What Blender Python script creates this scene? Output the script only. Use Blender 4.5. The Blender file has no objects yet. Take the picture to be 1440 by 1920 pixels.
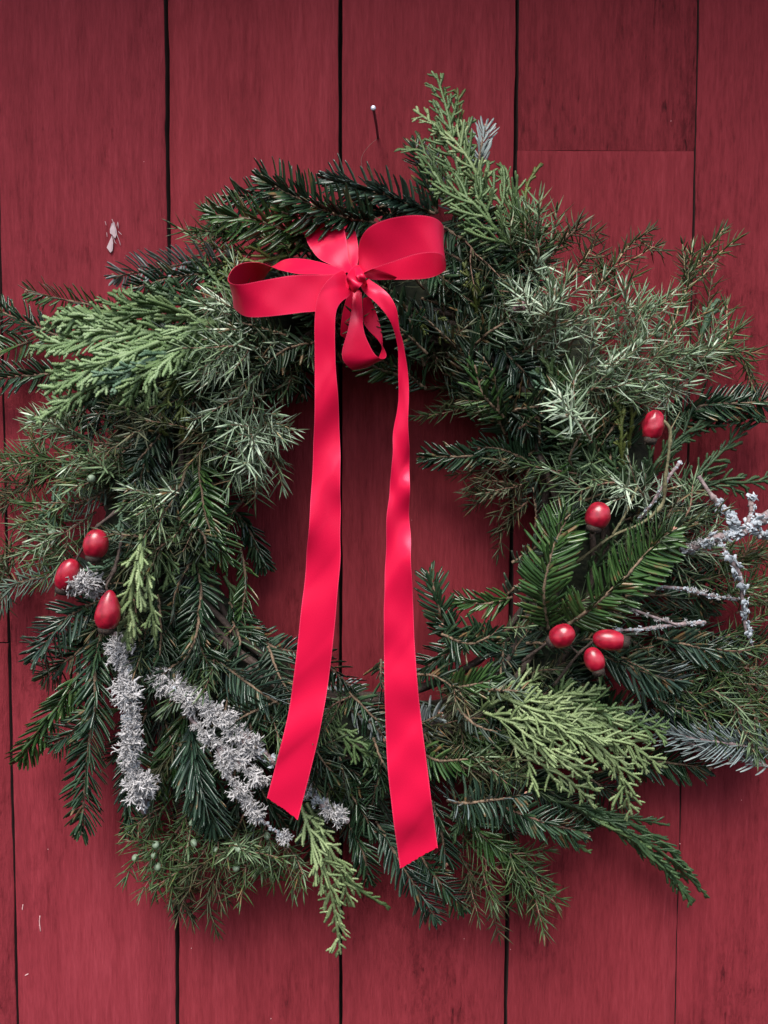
import bpy, math, random
import numpy as np
from mathutils import Matrix

# ------------------------------------------------------------------ camera
scene = bpy.context.scene
C = scene.collection
D = 0.656                    # metres from lens to wall
F = 1443.0                   # focal length in pixels of a 1440 x 1920 frame
def nrm(v):
    v = np.asarray(v, float); return v / np.linalg.norm(v)
Zc = nrm((82, 27840, 1443))
Yc = np.array((0, 0, -1.0)); Yc = nrm(Yc - Yc.dot(Zc) * Zc)
Xc = np.cross(Yc, Zc)
WC = np.stack((Xc, Yc, Zc))          # camera axes -> world: world = WC @ cam
CAM = np.array((0.0, -D, 0.0))
cam_data = bpy.data.cameras.new('camera')
cam = bpy.data.objects.new('camera', cam_data); C.objects.link(cam)
cam_data.sensor_fit = 'VERTICAL'; cam_data.sensor_height = 24.0
cam_data.sensor_width = 18.0
cam_data.lens = F / 1920.0 * 24.0
cam_data.clip_start = 0.01; cam_data.clip_end = 200
M4 = Matrix.Identity(4)
for i in range(3):
    for j in range(3): M4[i][j] = WC[i, j]
M4.translation = CAM
cam.matrix_world = M4
scene.camera = cam
scene.render.resolution_x = 768; scene.render.resolution_y = 1024

# ------------------------------------------------------------------ light
SUN_EL, SUN_AZ = math.radians(56), math.radians(-14)   # azimuth from -Y (towards the lens) to the left
w = bpy.data.worlds.new('World'); scene.world = w; w.use_nodes = True
nt = w.node_tree; bg = nt.nodes['Background']
sky = nt.nodes.new('ShaderNodeTexSky'); sky.sky_type = 'NISHITA'; sky.sun_disc = False
sky.sun_elevation = SUN_EL; sky.sun_rotation = math.radians(180) - SUN_AZ
sky.air_density = 1.0; sky.dust_density = 3.0; sky.ozone_density = 1.0
nt.links.new(sky.outputs[0], bg.inputs[0]); bg.inputs[1].default_value = 0.06
sun_d = bpy.data.lights.new('sun', 'SUN'); sun_d.energy = 1.5; sun_d.angle = math.radians(38)
sun_d.color = (1.0, 0.96, 0.92)
sun = bpy.data.objects.new('sun', sun_d); C.objects.link(sun)
sv = np.array((math.sin(SUN_AZ) * math.cos(SUN_EL), -math.cos(SUN_AZ) * math.cos(SUN_EL), math.sin(SUN_EL)))
from mathutils import Vector
sun.rotation_euler = Vector(sv).to_track_quat('Z', 'Y').to_euler()
scene.view_settings.view_transform = 'Standard'; scene.view_settings.look = 'None'
scene.view_settings.exposure = 1.75; scene.view_settings.gamma = 1
scene.render.engine = 'CYCLES'

# ------------------------------------------------------------------ helpers
rng = np.random.default_rng(7); random.seed(7)
def P(x, y, h=0.0):
    """photo pixel + height above the wall (m) -> world point"""
    d = WC @ np.array(((x - 720) / F, -(y - 960) / F, -1.0))
    return CAM + d * ((D - h) / d[1])
def cat(pts, n):
    """Catmull-Rom resample to n points evenly spaced in parameter length"""
    p = np.asarray(pts, float)
    if len(p) == 1: return np.repeat(p, n, 0)
    if len(p) == 2:
        t = np.linspace(0, 1, n)[:, None]; return p[0] * (1 - t) + p[1] * t
    q = np.vstack((2 * p[0] - p[1], p, 2 * p[-1] - p[-2]))
    out = []
    for i in range(len(p) - 1):
        a, b, c, d = q[i], q[i + 1], q[i + 2], q[i + 3]
        t = np.linspace(0, 1, 16, endpoint=False)[:, None]
        out.append(0.5 * (2 * b + (c - a) * t + (2 * a - 5 * b + 4 * c - d) * t ** 2 + (3 * b - a - 3 * c + d) * t ** 3))
    out = np.vstack(out + [p[-1:]])
    s = np.r_[0, np.cumsum(np.linalg.norm(np.diff(out[:, :3], axis=0), axis=1))]
    u = np.linspace(0, s[-1], n)
    return np.stack([np.interp(u, s, out[:, k]) for k in range(p.shape[1])], 1)
def pathP(pts, n):
    """pixel path [(x,y,h)..] -> smooth world path"""
    return cat([P(*q[:3]) for q in pts], n)
def unit(a):
    return a / np.maximum(np.linalg.norm(a, axis=-1, keepdims=True), 1e-12)
def frames(path, n0):
    T = unit(np.gradient(path, axis=0))
    N = np.asarray(n0, float)[None] * np.ones((len(path), 1))
    N = unit(N - (N * T).sum(1, keepdims=True) * T)
    return T, N, np.cross(T, N)

class Acc:
    """collects vertices and quads / tris with material slots"""
    def __init__(s): s.v = []; s.q = []; s.t = []; s.qm = []; s.tm = []; s.n = 0
    def add(s, v, q=None, t=None, m=0):
        v = np.asarray(v, float).reshape(-1, 3)
        if q is not None and len(q):
            q = np.asarray(q, int).reshape(-1, 4); s.q.append(q + s.n)
            s.qm.append(np.full(len(q), m) if np.isscalar(m) else np.asarray(m))
        if t is not None and len(t):
            t = np.asarray(t, int).reshape(-1, 3); s.t.append(t + s.n)
            s.tm.append(np.full(len(t), m if np.isscalar(m) else 0))
        s.v.append(v); s.n += len(v)
    def tube(s, path, r, k=6, n0=None, flat=1.0, m=0, cap=True):
        """tube along world path; r scalar or array; flat squashes along the normal"""
        path = np.asarray(path, float); n = len(path)
        r = np.broadcast_to(np.asarray(r, float), (n,))
        T, N, S = frames(path, n0 if n0 is not None else (0.13, -0.97, 0.2))
        a = np.arange(k) * 2 * math.pi / k
        v = path[:, None] + r[:, None, None] * (np.cos(a)[None, :, None] * S[:, None] + flat * np.sin(a)[None, :, None] * N[:, None])
        i = np.arange(n - 1)[:, None] * k; j = np.arange(k)[None]; j2 = (j + 1) % k
        q = np.stack((i + j, i + j2, i + k + j2, i + k + j), -1).reshape(-1, 4)
        v = v.reshape(-1, 3); t = []
        if cap:
            v = np.vstack((v, path[:1] , path[-1:] + T[-1:] * r[-1] * .6)); b = n * k
            jj = np.arange(k); kk = (jj + 1) % k
            t = np.vstack((np.stack((np.full(k, b), kk, jj), 1), np.stack((np.full(k, b + 1), (n - 1) * k + jj, (n - 1) * k + kk), 1)))
        s.add(v, q, t, m)
    def ball(s, c, rad, axis=(0, 0, 1), rr=None, nu=8, nv=6, m=0, prof=None):
        """ellipsoid of revolution about axis: rad along axis, rr across; prof reshapes it"""
        axis = nrm(axis); u = np.linspace(0, math.pi, nv + 1)
        z = -np.cos(u); w_ = np.sin(u)
        if prof is not None: w_ = w_ * prof((z + 1) / 2)
        w_ = np.maximum(w_, 1e-3)
        s.tube(np.asarray(c) + axis * rad * z[:, None] * 1.0, w_ * (rr or rad), k=nu, n0=(0.31, -0.9, 0.25) if abs(axis[1]) < .95 else (1, 0, 0.1), m=m, cap=False)
    def build(s, name, mats, parent=None, origin=None, smooth=True, uv=None):
        v = np.vstack(s.v)
        if origin is None: origin = np.zeros(3) if parent is None else np.array(parent['_o'])
        v = v - origin
        me = bpy.data.meshes.new(name)
        q = np.vstack(s.q) if s.q else np.zeros((0, 4), int); t = np.vstack(s.t) if s.t else np.zeros((0, 3), int)
        me.vertices.add(len(v)); me.vertices.foreach_set('co', v.astype(np.float32).ravel())
        me.loops.add(q.size + t.size); me.loops.foreach_set('vertex_index', np.r_[q.ravel(), t.ravel()].astype(np.int32))
        me.polygons.add(len(q) + len(t))
        st = np.r_[np.arange(len(q)) * 4, q.size + np.arange(len(t)) * 3]
        me.polygons.foreach_set('loop_start', st.astype(np.int32))
        mi = np.r_[np.concatenate(s.qm) if s.qm else [], np.concatenate(s.tm) if s.tm else []]
        me.polygons.foreach_set('material_index', mi.astype(np.int32))
        me.polygons.foreach_set('use_smooth', np.full(len(q) + len(t), smooth))
        for mt in (mats if isinstance(mats, (list, tuple)) else [mats]): me.materials.append(mt)
        me.update(calc_edges=True); me.validate()
        o = bpy.data.objects.new(name, me); C.objects.link(o)
        o['_o'] = [float(a) for a in origin]
        if parent is None: o.location = origin
        else:
            o.parent = parent; o.location = np.asarray(origin) - np.array(parent['_o'])
        return o
def empty(name, o):
    e = bpy.data.objects.new(name, None); C.objects.link(e); e.location = o; e['_o'] = [float(a) for a in o]
    e.empty_display_size = 0.02
    return e
def tag(o, label=None, cat_=None, group=None, kind=None):
    if label: o['label'] = label
    if cat_: o['category'] = cat_
    if group: o['group'] = group
    if kind: o['kind'] = kind
    return o

# ------------------------------------------------------------------ materials
def mat(name):
    m = bpy.data.materials.new(name); m.use_nodes = True
    nt = m.node_tree; return m, nt, nt.nodes['Principled BSDF'], nt.nodes, nt.links
def ramp(nd, stops):
    r = nd.new('ShaderNodeValToRGB'); e = r.color_ramp.elements
    while len(e) < len(stops): e.new(0.5)
    for k, (p, c) in enumerate(stops):
        e[k].position = p; e[k].color = (*c, 1)
    return r
def leafmat(name, c0, c1, c2, rough=.4, spec=.5, nscale=90, trans=0.0, bump=0.0):
    """three colours picked at random per needle / scale, with a little mottling"""
    m, nt, b, nd, lk = mat(name)
    g = nd.new('ShaderNodeNewGeometry'); r = ramp(nd, [(0, c0), (.45, c1), (.76, c2), (.84, (.16, .10, .045))] if name[:3] in ('fir', 'jun') and 'silver' not in name else [(0, c0), (.5, c1), (1, c2)])
    tc = nd.new('ShaderNodeTexCoord'); no = nd.new('ShaderNodeTexNoise'); no.inputs['Scale'].default_value = nscale
    lk.new(tc.outputs['Object'], no.inputs['Vector'])
    ad = nd.new('ShaderNodeMath'); ad.operation = 'MULTIPLY_ADD'; ad.inputs[1].default_value = .55
    lk.new(g.outputs['Random Per Island'], ad.inputs[0])
    mu = nd.new('ShaderNodeMath'); mu.operation = 'MULTIPLY_ADD'; mu.inputs[1].default_value = .9; mu.inputs[2].default_value = -.22
    lk.new(no.outputs['Fac'], mu.inputs[0]); lk.new(mu.outputs[0], ad.inputs[2])
    lk.new(ad.outputs[0], r.inputs[0]); lk.new(r.outputs[0], b.inputs['Base Color'])
    b.inputs['Roughness'].default_value = rough; b.inputs['Specular IOR Level'].default_value = spec
    if bump:
        n2 = nd.new('ShaderNodeTexNoise'); n2.inputs['Scale'].default_value = 1400
        lk.new(tc.outputs['Object'], n2.inputs['Vector'])
        bp = nd.new('ShaderNodeBump'); bp.inputs['Strength'].default_value = bump; bp.inputs['Distance'].default_value = .0004
        lk.new(n2.outputs['Fac'], bp.inputs['Height']); lk.new(bp.outputs[0], b.inputs['Normal'])
    return m
FIR = {  # (top, underside)
 'dark':  (leafmat('fir_dark_top', (.010, .026, .013), (.018, .045, .022), (.042, .082, .038), .23, .6),
           leafmat('fir_dark_under', (.035, .062, .045), (.065, .098, .072), (.10, .145, .11), .45, .4)),
 'green': (leafmat('fir_green_top', (.017, .043, .012), (.033, .080, .021), (.066, .128, .038), .25, .6),
           leafmat('fir_green_under', (.05, .085, .05), (.085, .12, .08), (.12, .16, .12), .45, .4)),
 'blue':  (leafmat('fir_blue_top', (.013, .031, .020), (.025, .053, .034), (.055, .095, .062), .23, .6),
           leafmat('fir_blue_under', (.08, .115, .115), (.14, .18, .18), (.23, .28, .285), .45, .4)),
 'silver':(leafmat('fir_silver_top', (.14, .18, .17), (.28, .33, .32), (.48, .53, .52), .42, .4),
           leafmat('fir_silver_under', (.015, .035, .028), (.022, .048, .036), (.04, .07, .05), .4, .5)),
}
FIR['shaded'] = (leafmat('fir_deep_top', (.006, .016, .009), (.012, .030, .014), (.022, .046, .020), .4, .4),  # darkened copy for the lower layers; gap shade is put into the colour
           leafmat('fir_deep_under', (.018, .032, .022), (.032, .050, .036), (.05, .07, .055), .5, .3))
JUN = {
 'shaded':  (leafmat('juniper_deep_top', (.020, .034, .018), (.036, .056, .028), (.06, .085, .045), .5, .3),  # darker juniper for underneath, shade of the gaps mixed into its colour
           leafmat('juniper_deep_under', (.012, .022, .008), (.022, .038, .014), (.04, .055, .02), .5, .3)),
 'grey':  (leafmat('juniper_grey_top', (.19, .27, .18), (.34, .45, .31), (.58, .68, .53), .38, .5),
           leafmat('juniper_grey_under', (.075, .12, .065), (.12, .185, .095), (.20, .28, .15), .4, .5)),
 'green': (leafmat('juniper_green_top', (.075, .125, .06), (.13, .20, .10), (.23, .31, .17), .4, .5),
           leafmat('juniper_green_under', (.022, .045, .015), (.04, .075, .024), (.07, .115, .035), .42, .4)),
 'brown': (leafmat('juniper_dull_top', (.045, .060, .032), (.085, .10, .055), (.13, .14, .08), .5, .4),
           leafmat('juniper_dull_under', (.025, .035, .015), (.045, .052, .022), (.08, .075, .035), .5, .3)),
}
CED = {
 'bright': leafmat('cedar_bright', (.10, .155, .060), (.19, .26, .11), (.32, .39, .20), .5, .4, 120, bump=.5),
 'mid':    leafmat('cedar_mid', (.050, .095, .034), (.095, .16, .058), (.18, .25, .11), .5, .4, 120, bump=.5),
 'fan':    leafmat('cedar_fan', (.085, .15, .060), (.155, .24, .10), (.26, .35, .19), .5, .4, 120, bump=.5),
 'dark':   leafmat('cedar_dark', (.018, .042, .018), (.034, .070, .028), (.070, .115, .045), .45, .4, 120, bump=.5),
 'blue':   leafmat('cedar_blue', (.045, .095, .055), (.08, .15, .09), (.16, .25, .17), .5, .4, 120, bump=.5),
 'olive':  leafmat('cedar_olive', (.040, .060, .012), (.080, .105, .022), (.15, .17, .045), .5, .4, 120, bump=.5),
}
def barkmat(name, c0, c1, sc=500, rough=.8, bump=.6):
    m, nt, b, nd, lk = mat(name)
    tc = nd.new('ShaderNodeTexCoord'); no = nd.new('ShaderNodeTexNoise'); no.inputs['Scale'].default_value = sc; no.inputs['Detail'].default_value = 5
    lk.new(tc.outputs['Object'], no.inputs['Vector']); r = ramp(nd, [(.35, c0), (.68, c1)])
    lk.new(no.outputs['Fac'], r.inputs[0]); lk.new(r.outputs[0], b.inputs['Base Color'])
    b.inputs['Roughness'].default_value = rough
    bp = nd.new('ShaderNodeBump'); bp.inputs['Strength'].default_value = bump; bp.inputs['Distance'].default_value = .0008
    lk.new(no.outputs['Fac'], bp.inputs['Height']); lk.new(bp.outputs[0], b.inputs['Normal'])
    return m
BK_FIR = barkmat('fir_bark', (.075, .048, .030), (.24, .165, .105))
BK_GREY = barkmat('grey_bark', (.12, .085, .085), (.34, .26, .265), 380, .8, 1.0)
BK_DARK = barkmat('dark_bark', (.025, .016, .012), (.075, .05, .04))
BK_RED = barkmat('reddish_bark', (.085, .045, .032), (.24, .135, .09))
BK_TAN = barkmat('tan_bark', (.28, .20, .10), (.52, .42, .25))
BUD = barkmat('bud_scales', (.25, .11, .07), (.50, .27, .20), 700)
BUD_P = barkmat('purple_bud_scales', (.22, .10, .12), (.45, .27, .30), 700)
LICH = leafmat('lichen_pale', (.28, .27, .27), (.46, .45, .45), (.68, .67, .68), .8, .2, 200)
LICH_B = leafmat('lichen_blue_grey', (.22, .26, .29), (.38, .42, .46), (.56, .60, .64), .8, .2, 200)
BERRY = leafmat('juniper_berry_bloom', (.11, .17, .10), (.18, .25, .16), (.26, .33, .25), .5, .3, 300)

def painted():
    m, nt, b, nd, lk = mat('falu_red_paint')
    tc = nd.new('ShaderNodeTexCoord'); oi = nd.new('ShaderNodeObjectInfo')
    off = nd.new('ShaderNodeVectorMath'); off.operation = 'MULTIPLY_ADD'
    cmb = nd.new('ShaderNodeCombineXYZ')
    for k in range(3): lk.new(oi.outputs['Random'], cmb.inputs[k])
    lk.new(cmb.outputs[0], off.inputs[0]); off.inputs[1].default_value = (7, 5, 9); lk.new(tc.outputs['Object'], off.inputs[2])
    def noise(scale, stretch, det=4, rough=.55, dist=0.0):
        mp = nd.new('ShaderNodeMapping'); mp.inputs['Scale'].default_value = stretch
        lk.new(off.outputs[0], mp.inputs['Vector'])
        n = nd.new('ShaderNodeTexNoise'); n.inputs['Scale'].default_value = scale; n.inputs['Detail'].default_value = det
        n.inputs['Roughness'].default_value = rough; n.inputs['Distortion'].default_value = dist
        lk.new(mp.outputs[0], n.inputs['Vector']); return n
    fine = noise(520, (1, 1, .11), 5, .7)        # sawn fibres
    grain = noise(75, (1, 1, .055), 4, .6, .4)    # growth rings, upright
    rough = noise(130, (1, 1, .42), 5, .7)        # torn fibre patches
    big = noise(9, (1, 1, .45), 3, .5)            # where the patches lie
    mid = noise(330, (1, 1, .13), 4, .65)           # short fibres one can just see
    pit = noise(260, (1, 1, .22), 3, .5)
    def mth(op, a, b_=None, c=None, clamp=False):
        n = nd.new('ShaderNodeMath'); n.operation = op; n.use_clamp = clamp
        for k, x in enumerate((a, b_, c)):
            if x is None: continue
            if isinstance(x, (int, float)): n.inputs[k].default_value = x
            else: lk.new(x, n.inputs[k])
        return n.outputs[0]
    patch = mth('MULTIPLY_ADD', big.outputs['Fac'], 4.0, -1.75, True)
    ptch = mth('MULTIPLY', patch, mth('MULTIPLY_ADD', rough.outputs['Fac'], 5.0, -2.3, True))
    pits = mth('MULTIPLY', patch, mth('MULTIPLY_ADD', pit.outputs['Fac'], -9.0, 3.5, True))
    h = mth('ADD', mth('MULTIPLY', fine.outputs['Fac'], .62), mth('MULTIPLY', grain.outputs['Fac'], .65))
    h = mth('ADD', h, mth('MULTIPLY', mid.outputs['Fac'], .8)); h = mth('ADD', h, mth('MULTIPLY', ptch, -.55)); h = mth('ADD', h, mth('MULTIPLY', pits, -.5))
    bp = nd.new('ShaderNodeBump'); bp.inputs['Strength'].default_value = .8; bp.inputs['Distance'].default_value = .0013
    lk.new(h, bp.inputs['Height']); lk.new(bp.outputs[0], b.inputs['Normal'])
    # pigment: thin and dark on the torn patches, chalky on the smooth ones
    f = mth('MULTIPLY_ADD', grain.outputs['Fac'], .5, .30)
    f = mth('ADD', f, mth('MULTIPLY_ADD', fine.outputs['Fac'], .5, -.25))
    f = mth('ADD', f, mth('MULTIPLY_ADD', mid.outputs['Fac'], .55, -.275)); f = mth('SUBTRACT', f, mth('MULTIPLY', ptch, .27)); f = mth('SUBTRACT', f, mth('MULTIPLY', pits, .35))
    f = mth('ADD', f, mth('MULTIPLY_ADD', big.outputs['Fac'], -.3, .15), clamp=True)
    r = ramp(nd, [(0, (.045, .006, .008)), (.34, (.150, .016, .022)), (.60, (.218, .025, .034)), (1, (.32, .046, .060))])
    lk.new(f, r.inputs[0])
    # each board has its own tint, darker towards the right
    tint = nd.new('ShaderNodeMixRGB'); tint.blend_type = 'MULTIPLY'; tint.inputs[0].default_value = 1
    lk.new(r.outputs[0], tint.inputs[1]); lk.new(oi.outputs['Color'], tint.inputs[2])
    lk.new(tint.outputs[0], b.inputs['Base Color'])
    b.inputs['Roughness'].default_value = .82; b.inputs['Specular IOR Level'].default_value = .12
    return m
PAINT = painted()
def plain(name, c, rough=.5, metal=0.0, spec=.5):
    m, nt, b, nd, lk = mat(name); b.inputs['Base Color'].default_value = (*c, 1); b.inputs['Roughness'].default_value = rough
    b.inputs['Metallic'].default_value = metal; b.inputs['Specular IOR Level'].default_value = spec; return m

def satin():
    m, nt, b, nd, lk = mat('red_satin')
    uv = nd.new('ShaderNodeUVMap'); sep = nd.new('ShaderNodeSeparateXYZ'); lk.new(uv.outputs[0], sep.inputs[0])
    # woven selvedge: a hard little ridge of stitches along both edges
    a = nd.new('ShaderNodeMath'); a.operation = 'SUBTRACT'; lk.new(sep.outputs[0], a.inputs[0]); a.inputs[1].default_value = .5
    a2 = nd.new('ShaderNodeMath'); a2.operation = 'ABSOLUTE'; lk.new(a.outputs[0], a2.inputs[0])
    ed = nd.new('ShaderNodeMath'); ed.operation = 'GREATER_THAN'; lk.new(a2.outputs[0], ed.inputs[0]); ed.inputs[1].default_value = .475
    wv = nd.new('ShaderNodeTexWave'); wv.wave_type = 'BANDS'; wv.bands_direction = 'Y'; wv.inputs['Scale'].default_value = 260
    lk.new(uv.outputs[0], wv.inputs['Vector'])
    mp = nd.new('ShaderNodeMapping'); mp.inputs['Scale'].default_value = (60, 900, 1); lk.new(uv.outputs[0], mp.inputs[0])
    no = nd.new('ShaderNodeTexNoise'); no.inputs['Scale'].default_value = 1; no.inputs['Detail'].default_value = 3
    lk.new(mp.outputs[0], no.inputs['Vector'])
    mu = nd.new('ShaderNodeMath'); mu.operation = 'MULTIPLY'; lk.new(ed.outputs[0], mu.inputs[0]); lk.new(wv.outputs['Fac'], mu.inputs[1])
    ad = nd.new('ShaderNodeMath'); ad.operation = 'MULTIPLY_ADD'; lk.new(no.outputs['Fac'], ad.inputs[0]); ad.inputs[1].default_value = .25; lk.new(mu.outputs[0], ad.inputs[2])
    bp = nd.new('ShaderNodeBump'); bp.inputs['Strength'].default_value = .35; bp.inputs['Distance'].default_value = .00025
    lk.new(ad.outputs[0], bp.inputs['Height']); lk.new(bp.outputs[0], b.inputs['Normal'])
    r = ramp(nd, [(.3, (.66, .007, .050)), (.7, (.74, .010, .062))]); lk.new(no.outputs['Fac'], r.inputs[0])
    mx = nd.new('ShaderNodeMixRGB'); lk.new(mu.outputs[0], mx.inputs[0]); lk.new(r.outputs[0], mx.inputs[1]); mx.inputs[2].default_value = (.85, .06, .14, 1)
    lk.new(mx.outputs[0], b.inputs['Base Color'])
    b.inputs['Roughness'].default_value = .31; b.inputs['Specular IOR Level'].default_value = .5
    b.inputs['Specular Tint'].default_value = (1, .45, .6, 1)
    b.inputs['Sheen Weight'].default_value = .12; b.inputs['Sheen Roughness'].default_value = .4; b.inputs['Sheen Tint'].default_value = (1, .22, .42, 1)
    b.inputs['Anisotropic'].default_value = .5
    tr = nd.new('ShaderNodeBsdfTranslucent'); tr.inputs[0].default_value = (.8, .01, .07, 1)
    ms = nd.new('ShaderNodeMixShader'); ms.inputs[0].default_value = .15
    lk.new(b.outputs[0], ms.inputs[1]); lk.new(tr.outputs[0], ms.inputs[2]); lk.new(ms.outputs[0], nd['Material Output'].inputs[0])
    return m
SATIN = satin()

def hipmat():
    m, nt, b, nd, lk = mat('rose_hip_skin')
    tc = nd.new('ShaderNodeTexCoord'); no = nd.new('ShaderNodeTexNoise'); no.inputs['Scale'].default_value = 110; no.inputs['Detail'].default_value = 4
    lk.new(tc.outputs['Object'], no.inputs['Vector'])
    r = ramp(nd, [(.3, (.14, .004, .012)), (.50, (.34, .007, .026)), (.75, (.44, .035, .055))]); lk.new(no.outputs['Fac'], r.inputs[0])
    sp = nd.new('ShaderNodeTexVoronoi'); sp.inputs['Scale'].default_value = 260; lk.new(tc.outputs['Object'], sp.inputs['Vector'])
    lt = nd.new('ShaderNodeMath'); lt.operation = 'LESS_THAN'; lt.inputs[1].default_value = .10; lk.new(sp.outputs['Distance'], lt.inputs[0])
    mx = nd.new('ShaderNodeMixRGB'); lk.new(lt.outputs[0], mx.inputs[0]); lk.new(r.outputs[0], mx.inputs[1]); mx.inputs[2].default_value = (.16, .01, .01, 1)
    lk.new(mx.outputs[0], b.inputs['Base Color'])
    b.inputs['Roughness'].default_value = .34; b.inputs['Coat Weight'].default_value = .3; b.inputs['Coat Roughness'].default_value = .15
    b.inputs['Subsurface Weight'].default_value = .12; b.inputs['Subsurface Radius'].default_value = (.004, .001, .001); b.inputs['Subsurface Scale'].default_value = .5
    bp = nd.new('ShaderNodeBump'); bp.inputs['Strength'].default_value = .2; bp.inputs['Distance'].default_value = .001
    lk.new(no.outputs['Fac'], bp.inputs['Height']); lk.new(bp.outputs[0], b.inputs['Normal'])
    return m
HIP = hipmat()
CALYX = barkmat('dried_calyx', (.008, .005, .004), (.05, .028, .018), 900)

GAP_EDGE = plain('shaded_gap_edge', (.022, .009, .008), .95)  # gap shade put into the near-black colour of the bare plank edges
# ------------------------------------------------------------------ wall of planks
wall = empty('plank_wall', P(720, 2060) - np.array((0, 0, .18)))
tag(wall, 'wall of wide upright dark red painted boards behind the wreath', 'wall')
def gapx(x0, y0=0): return P(x0, y0)[0]
SHADE_EAVE_Z, SHADE_EAVE_OUT = .32, .30      # the wall goes on up to the added overhang that shades it
edges = [gapx(-670), gapx(-345), gapx(-10), gapx(311.5), gapx(638.5), gapx(970), gapx(1310), gapx(1650), gapx(1985)]
gapw = [.0025, .0030, .0018, .0034, .0030, .0031, .0014, .0020, .0025]
zt, zb = P(720, 0)[2] + SHADE_EAVE_Z, P(720, 2060)[2] - .18
def plank(x0, x1, z0, z1, seed, tint, depth=.022, proud=0.0):
    r = np.random.default_rng(seed); n = max(8, int((z1 - z0) / .006)); k = 15
    z = np.linspace(z0, z1, n)
    def wob(a, per): return a * np.interp(z, np.linspace(z0, z1, max(3, int((z1 - z0) / per))), r.normal(size=max(3, int((z1 - z0) / per))))
    xl = x0 + wob(.00030, .05) + wob(.00018, .012); xr = x1 + wob(.00030, .05) + wob(.00018, .012)
    u = np.linspace(0, 1, k); bev = .0005
    X = xl[:, None] + (xr - xl)[:, None] * u[None]
    X[:, 1] = X[:, 0] + bev * 1.2; X[:, -2] = X[:, -1] - bev * 1.2
    cup = r.normal() * .0006
    Y = -proud - cup * (1 - (2 * u - 1) ** 2)[None] + np.zeros((n, 1))
    Y = Y + .00025 * np.sin(u[None] * 9 + r.uniform(0, 6)) * np.sin(z[:, None] * 23 + r.uniform(0, 6))
    Y[:, 0] += bev; Y[:, -1] += bev; Y[0] += bev; Y[-1] += bev
    v = [np.stack((X, Y, np.broadcast_to(z[:, None], X.shape)), -1)]
    back = lambda xx: np.stack((xx, np.full(n, depth), z), -1)[:, None]
    v = np.concatenate([back(xl)] + v + [back(xr)], 1); kk = k + 2
    i = np.arange(n - 1)[:, None] * kk; j = np.arange(kk - 1)[None]
    q = np.stack((i + j, i + j + 1, i + kk + j + 1, i + kk + j), -1).reshape(-1, 4)
    a = Acc(); a.add(v.reshape(-1, 3), q, m=np.tile(np.where((np.arange(kk - 1) == 0) | (np.arange(kk - 1) == kk - 2), 1, 0), n - 1))
    # end grain
    for row in (0, n - 1):
        e = v[row]; c = e.copy(); c[:, 1] = depth; vv = np.stack((e, c), 1).reshape(-1, 3); m_ = len(e)
        qq = [(2 * s_, 2 * s_ + 1, 2 * s_ + 3, 2 * s_ + 2) for s_ in range(m_ - 1)]
        a.add(vv, qq, m=1)
    o = a.build('plank', [PAINT, GAP_EDGE], wall, origin=np.array(((x0 + x1) / 2, 0, z0)))
    o.color = (*tint, 1); return o
zj1 = P(10, 1205)[2]; zj2 = P(1150, 283)[2]
tn = [(1.0, 1.0, 1.0), (1.0, 1.02, 1.05), (1.0, 1.02, 1.06), (1.0, 1.0, 1.0), (.98, .98, .98), (.93, .92, .92), (.92, .90, .92), (.95, .94, .95)]
for s_ in range(8):
    x0 = edges[s_] + gapw[s_] / 2; x1 = edges[s_ + 1] - gapw[s_ + 1] / 2
    if s_ == 1:
        plank(x0, x1, zb, zj1 - .0006, 20, tn[1]); plank(x0, x1, zj1 + .0006, zt, 21, tn[1], proud=.0004)
    elif s_ == 5:
        plank(x0, x1, zb, zj2 - .00012, 22, tn[5], proud=.0008); plank(x0, x1, zj2 + .00012, zt, 23, (.86, .84, .84))
    else: plank(x0, x1, zb, zt, 29 + s_, tn[s_], proud=.0004 * ((s_ + 1) % 2))
a = Acc(); x0, x1 = edges[0] - .02, edges[-1] + .02
bx = np.array([(x, y, z) for x in (x0, x1) for y in (.0225, .034) for z in (zb - .01, zt + .01)])
a.add(bx, [(0, 1, 3, 2), (4, 6, 7, 5), (0, 4, 5, 1), (2, 3, 7, 6), (0, 2, 6, 4), (1, 5, 7, 3)])
a.build('backing_board', plain('dark_wood_behind', (.012, .006, .006), .95), wall, smooth=False)

# added overhang out of frame, soffit and front boards, to shade the upper wall
shade_eave = empty('shade_eave', np.array((0, 0, zt))); tag(shade_eave, 'narrow board overhang added unseen above the red wall to shade it', 'shade_eave')
def board(name, x0, x1, y0, y1, z0, z1, tint):
    a = Acc(); c = np.array([(x, y, z) for x in (x0, x1) for y in (y0, y1) for z in (z0, z1)])
    a.add(c, [(0, 1, 3, 2), (4, 6, 7, 5), (0, 4, 5, 1), (2, 3, 7, 6), (0, 2, 6, 4), (1, 5, 7, 3)])
    o = a.build(name, PAINT, shade_eave, origin=c[0], smooth=False); o.color = (*tint, 1)
for k in range(4):
    w_ = SHADE_EAVE_OUT / 4; board('shade_soffit', edges[0] - .5, edges[-1] + .5, .03 - (k + 1) * w_ + .002, .03 - k * w_, zt + .001, zt + .018, (.95, .95, .95))
board('shade_fascia', edges[0] - .5, edges[-1] + .5, .008 - SHADE_EAVE_OUT, .030 - SHADE_EAVE_OUT, zt - .012, zt + .07, (1, 1, 1))

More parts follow.
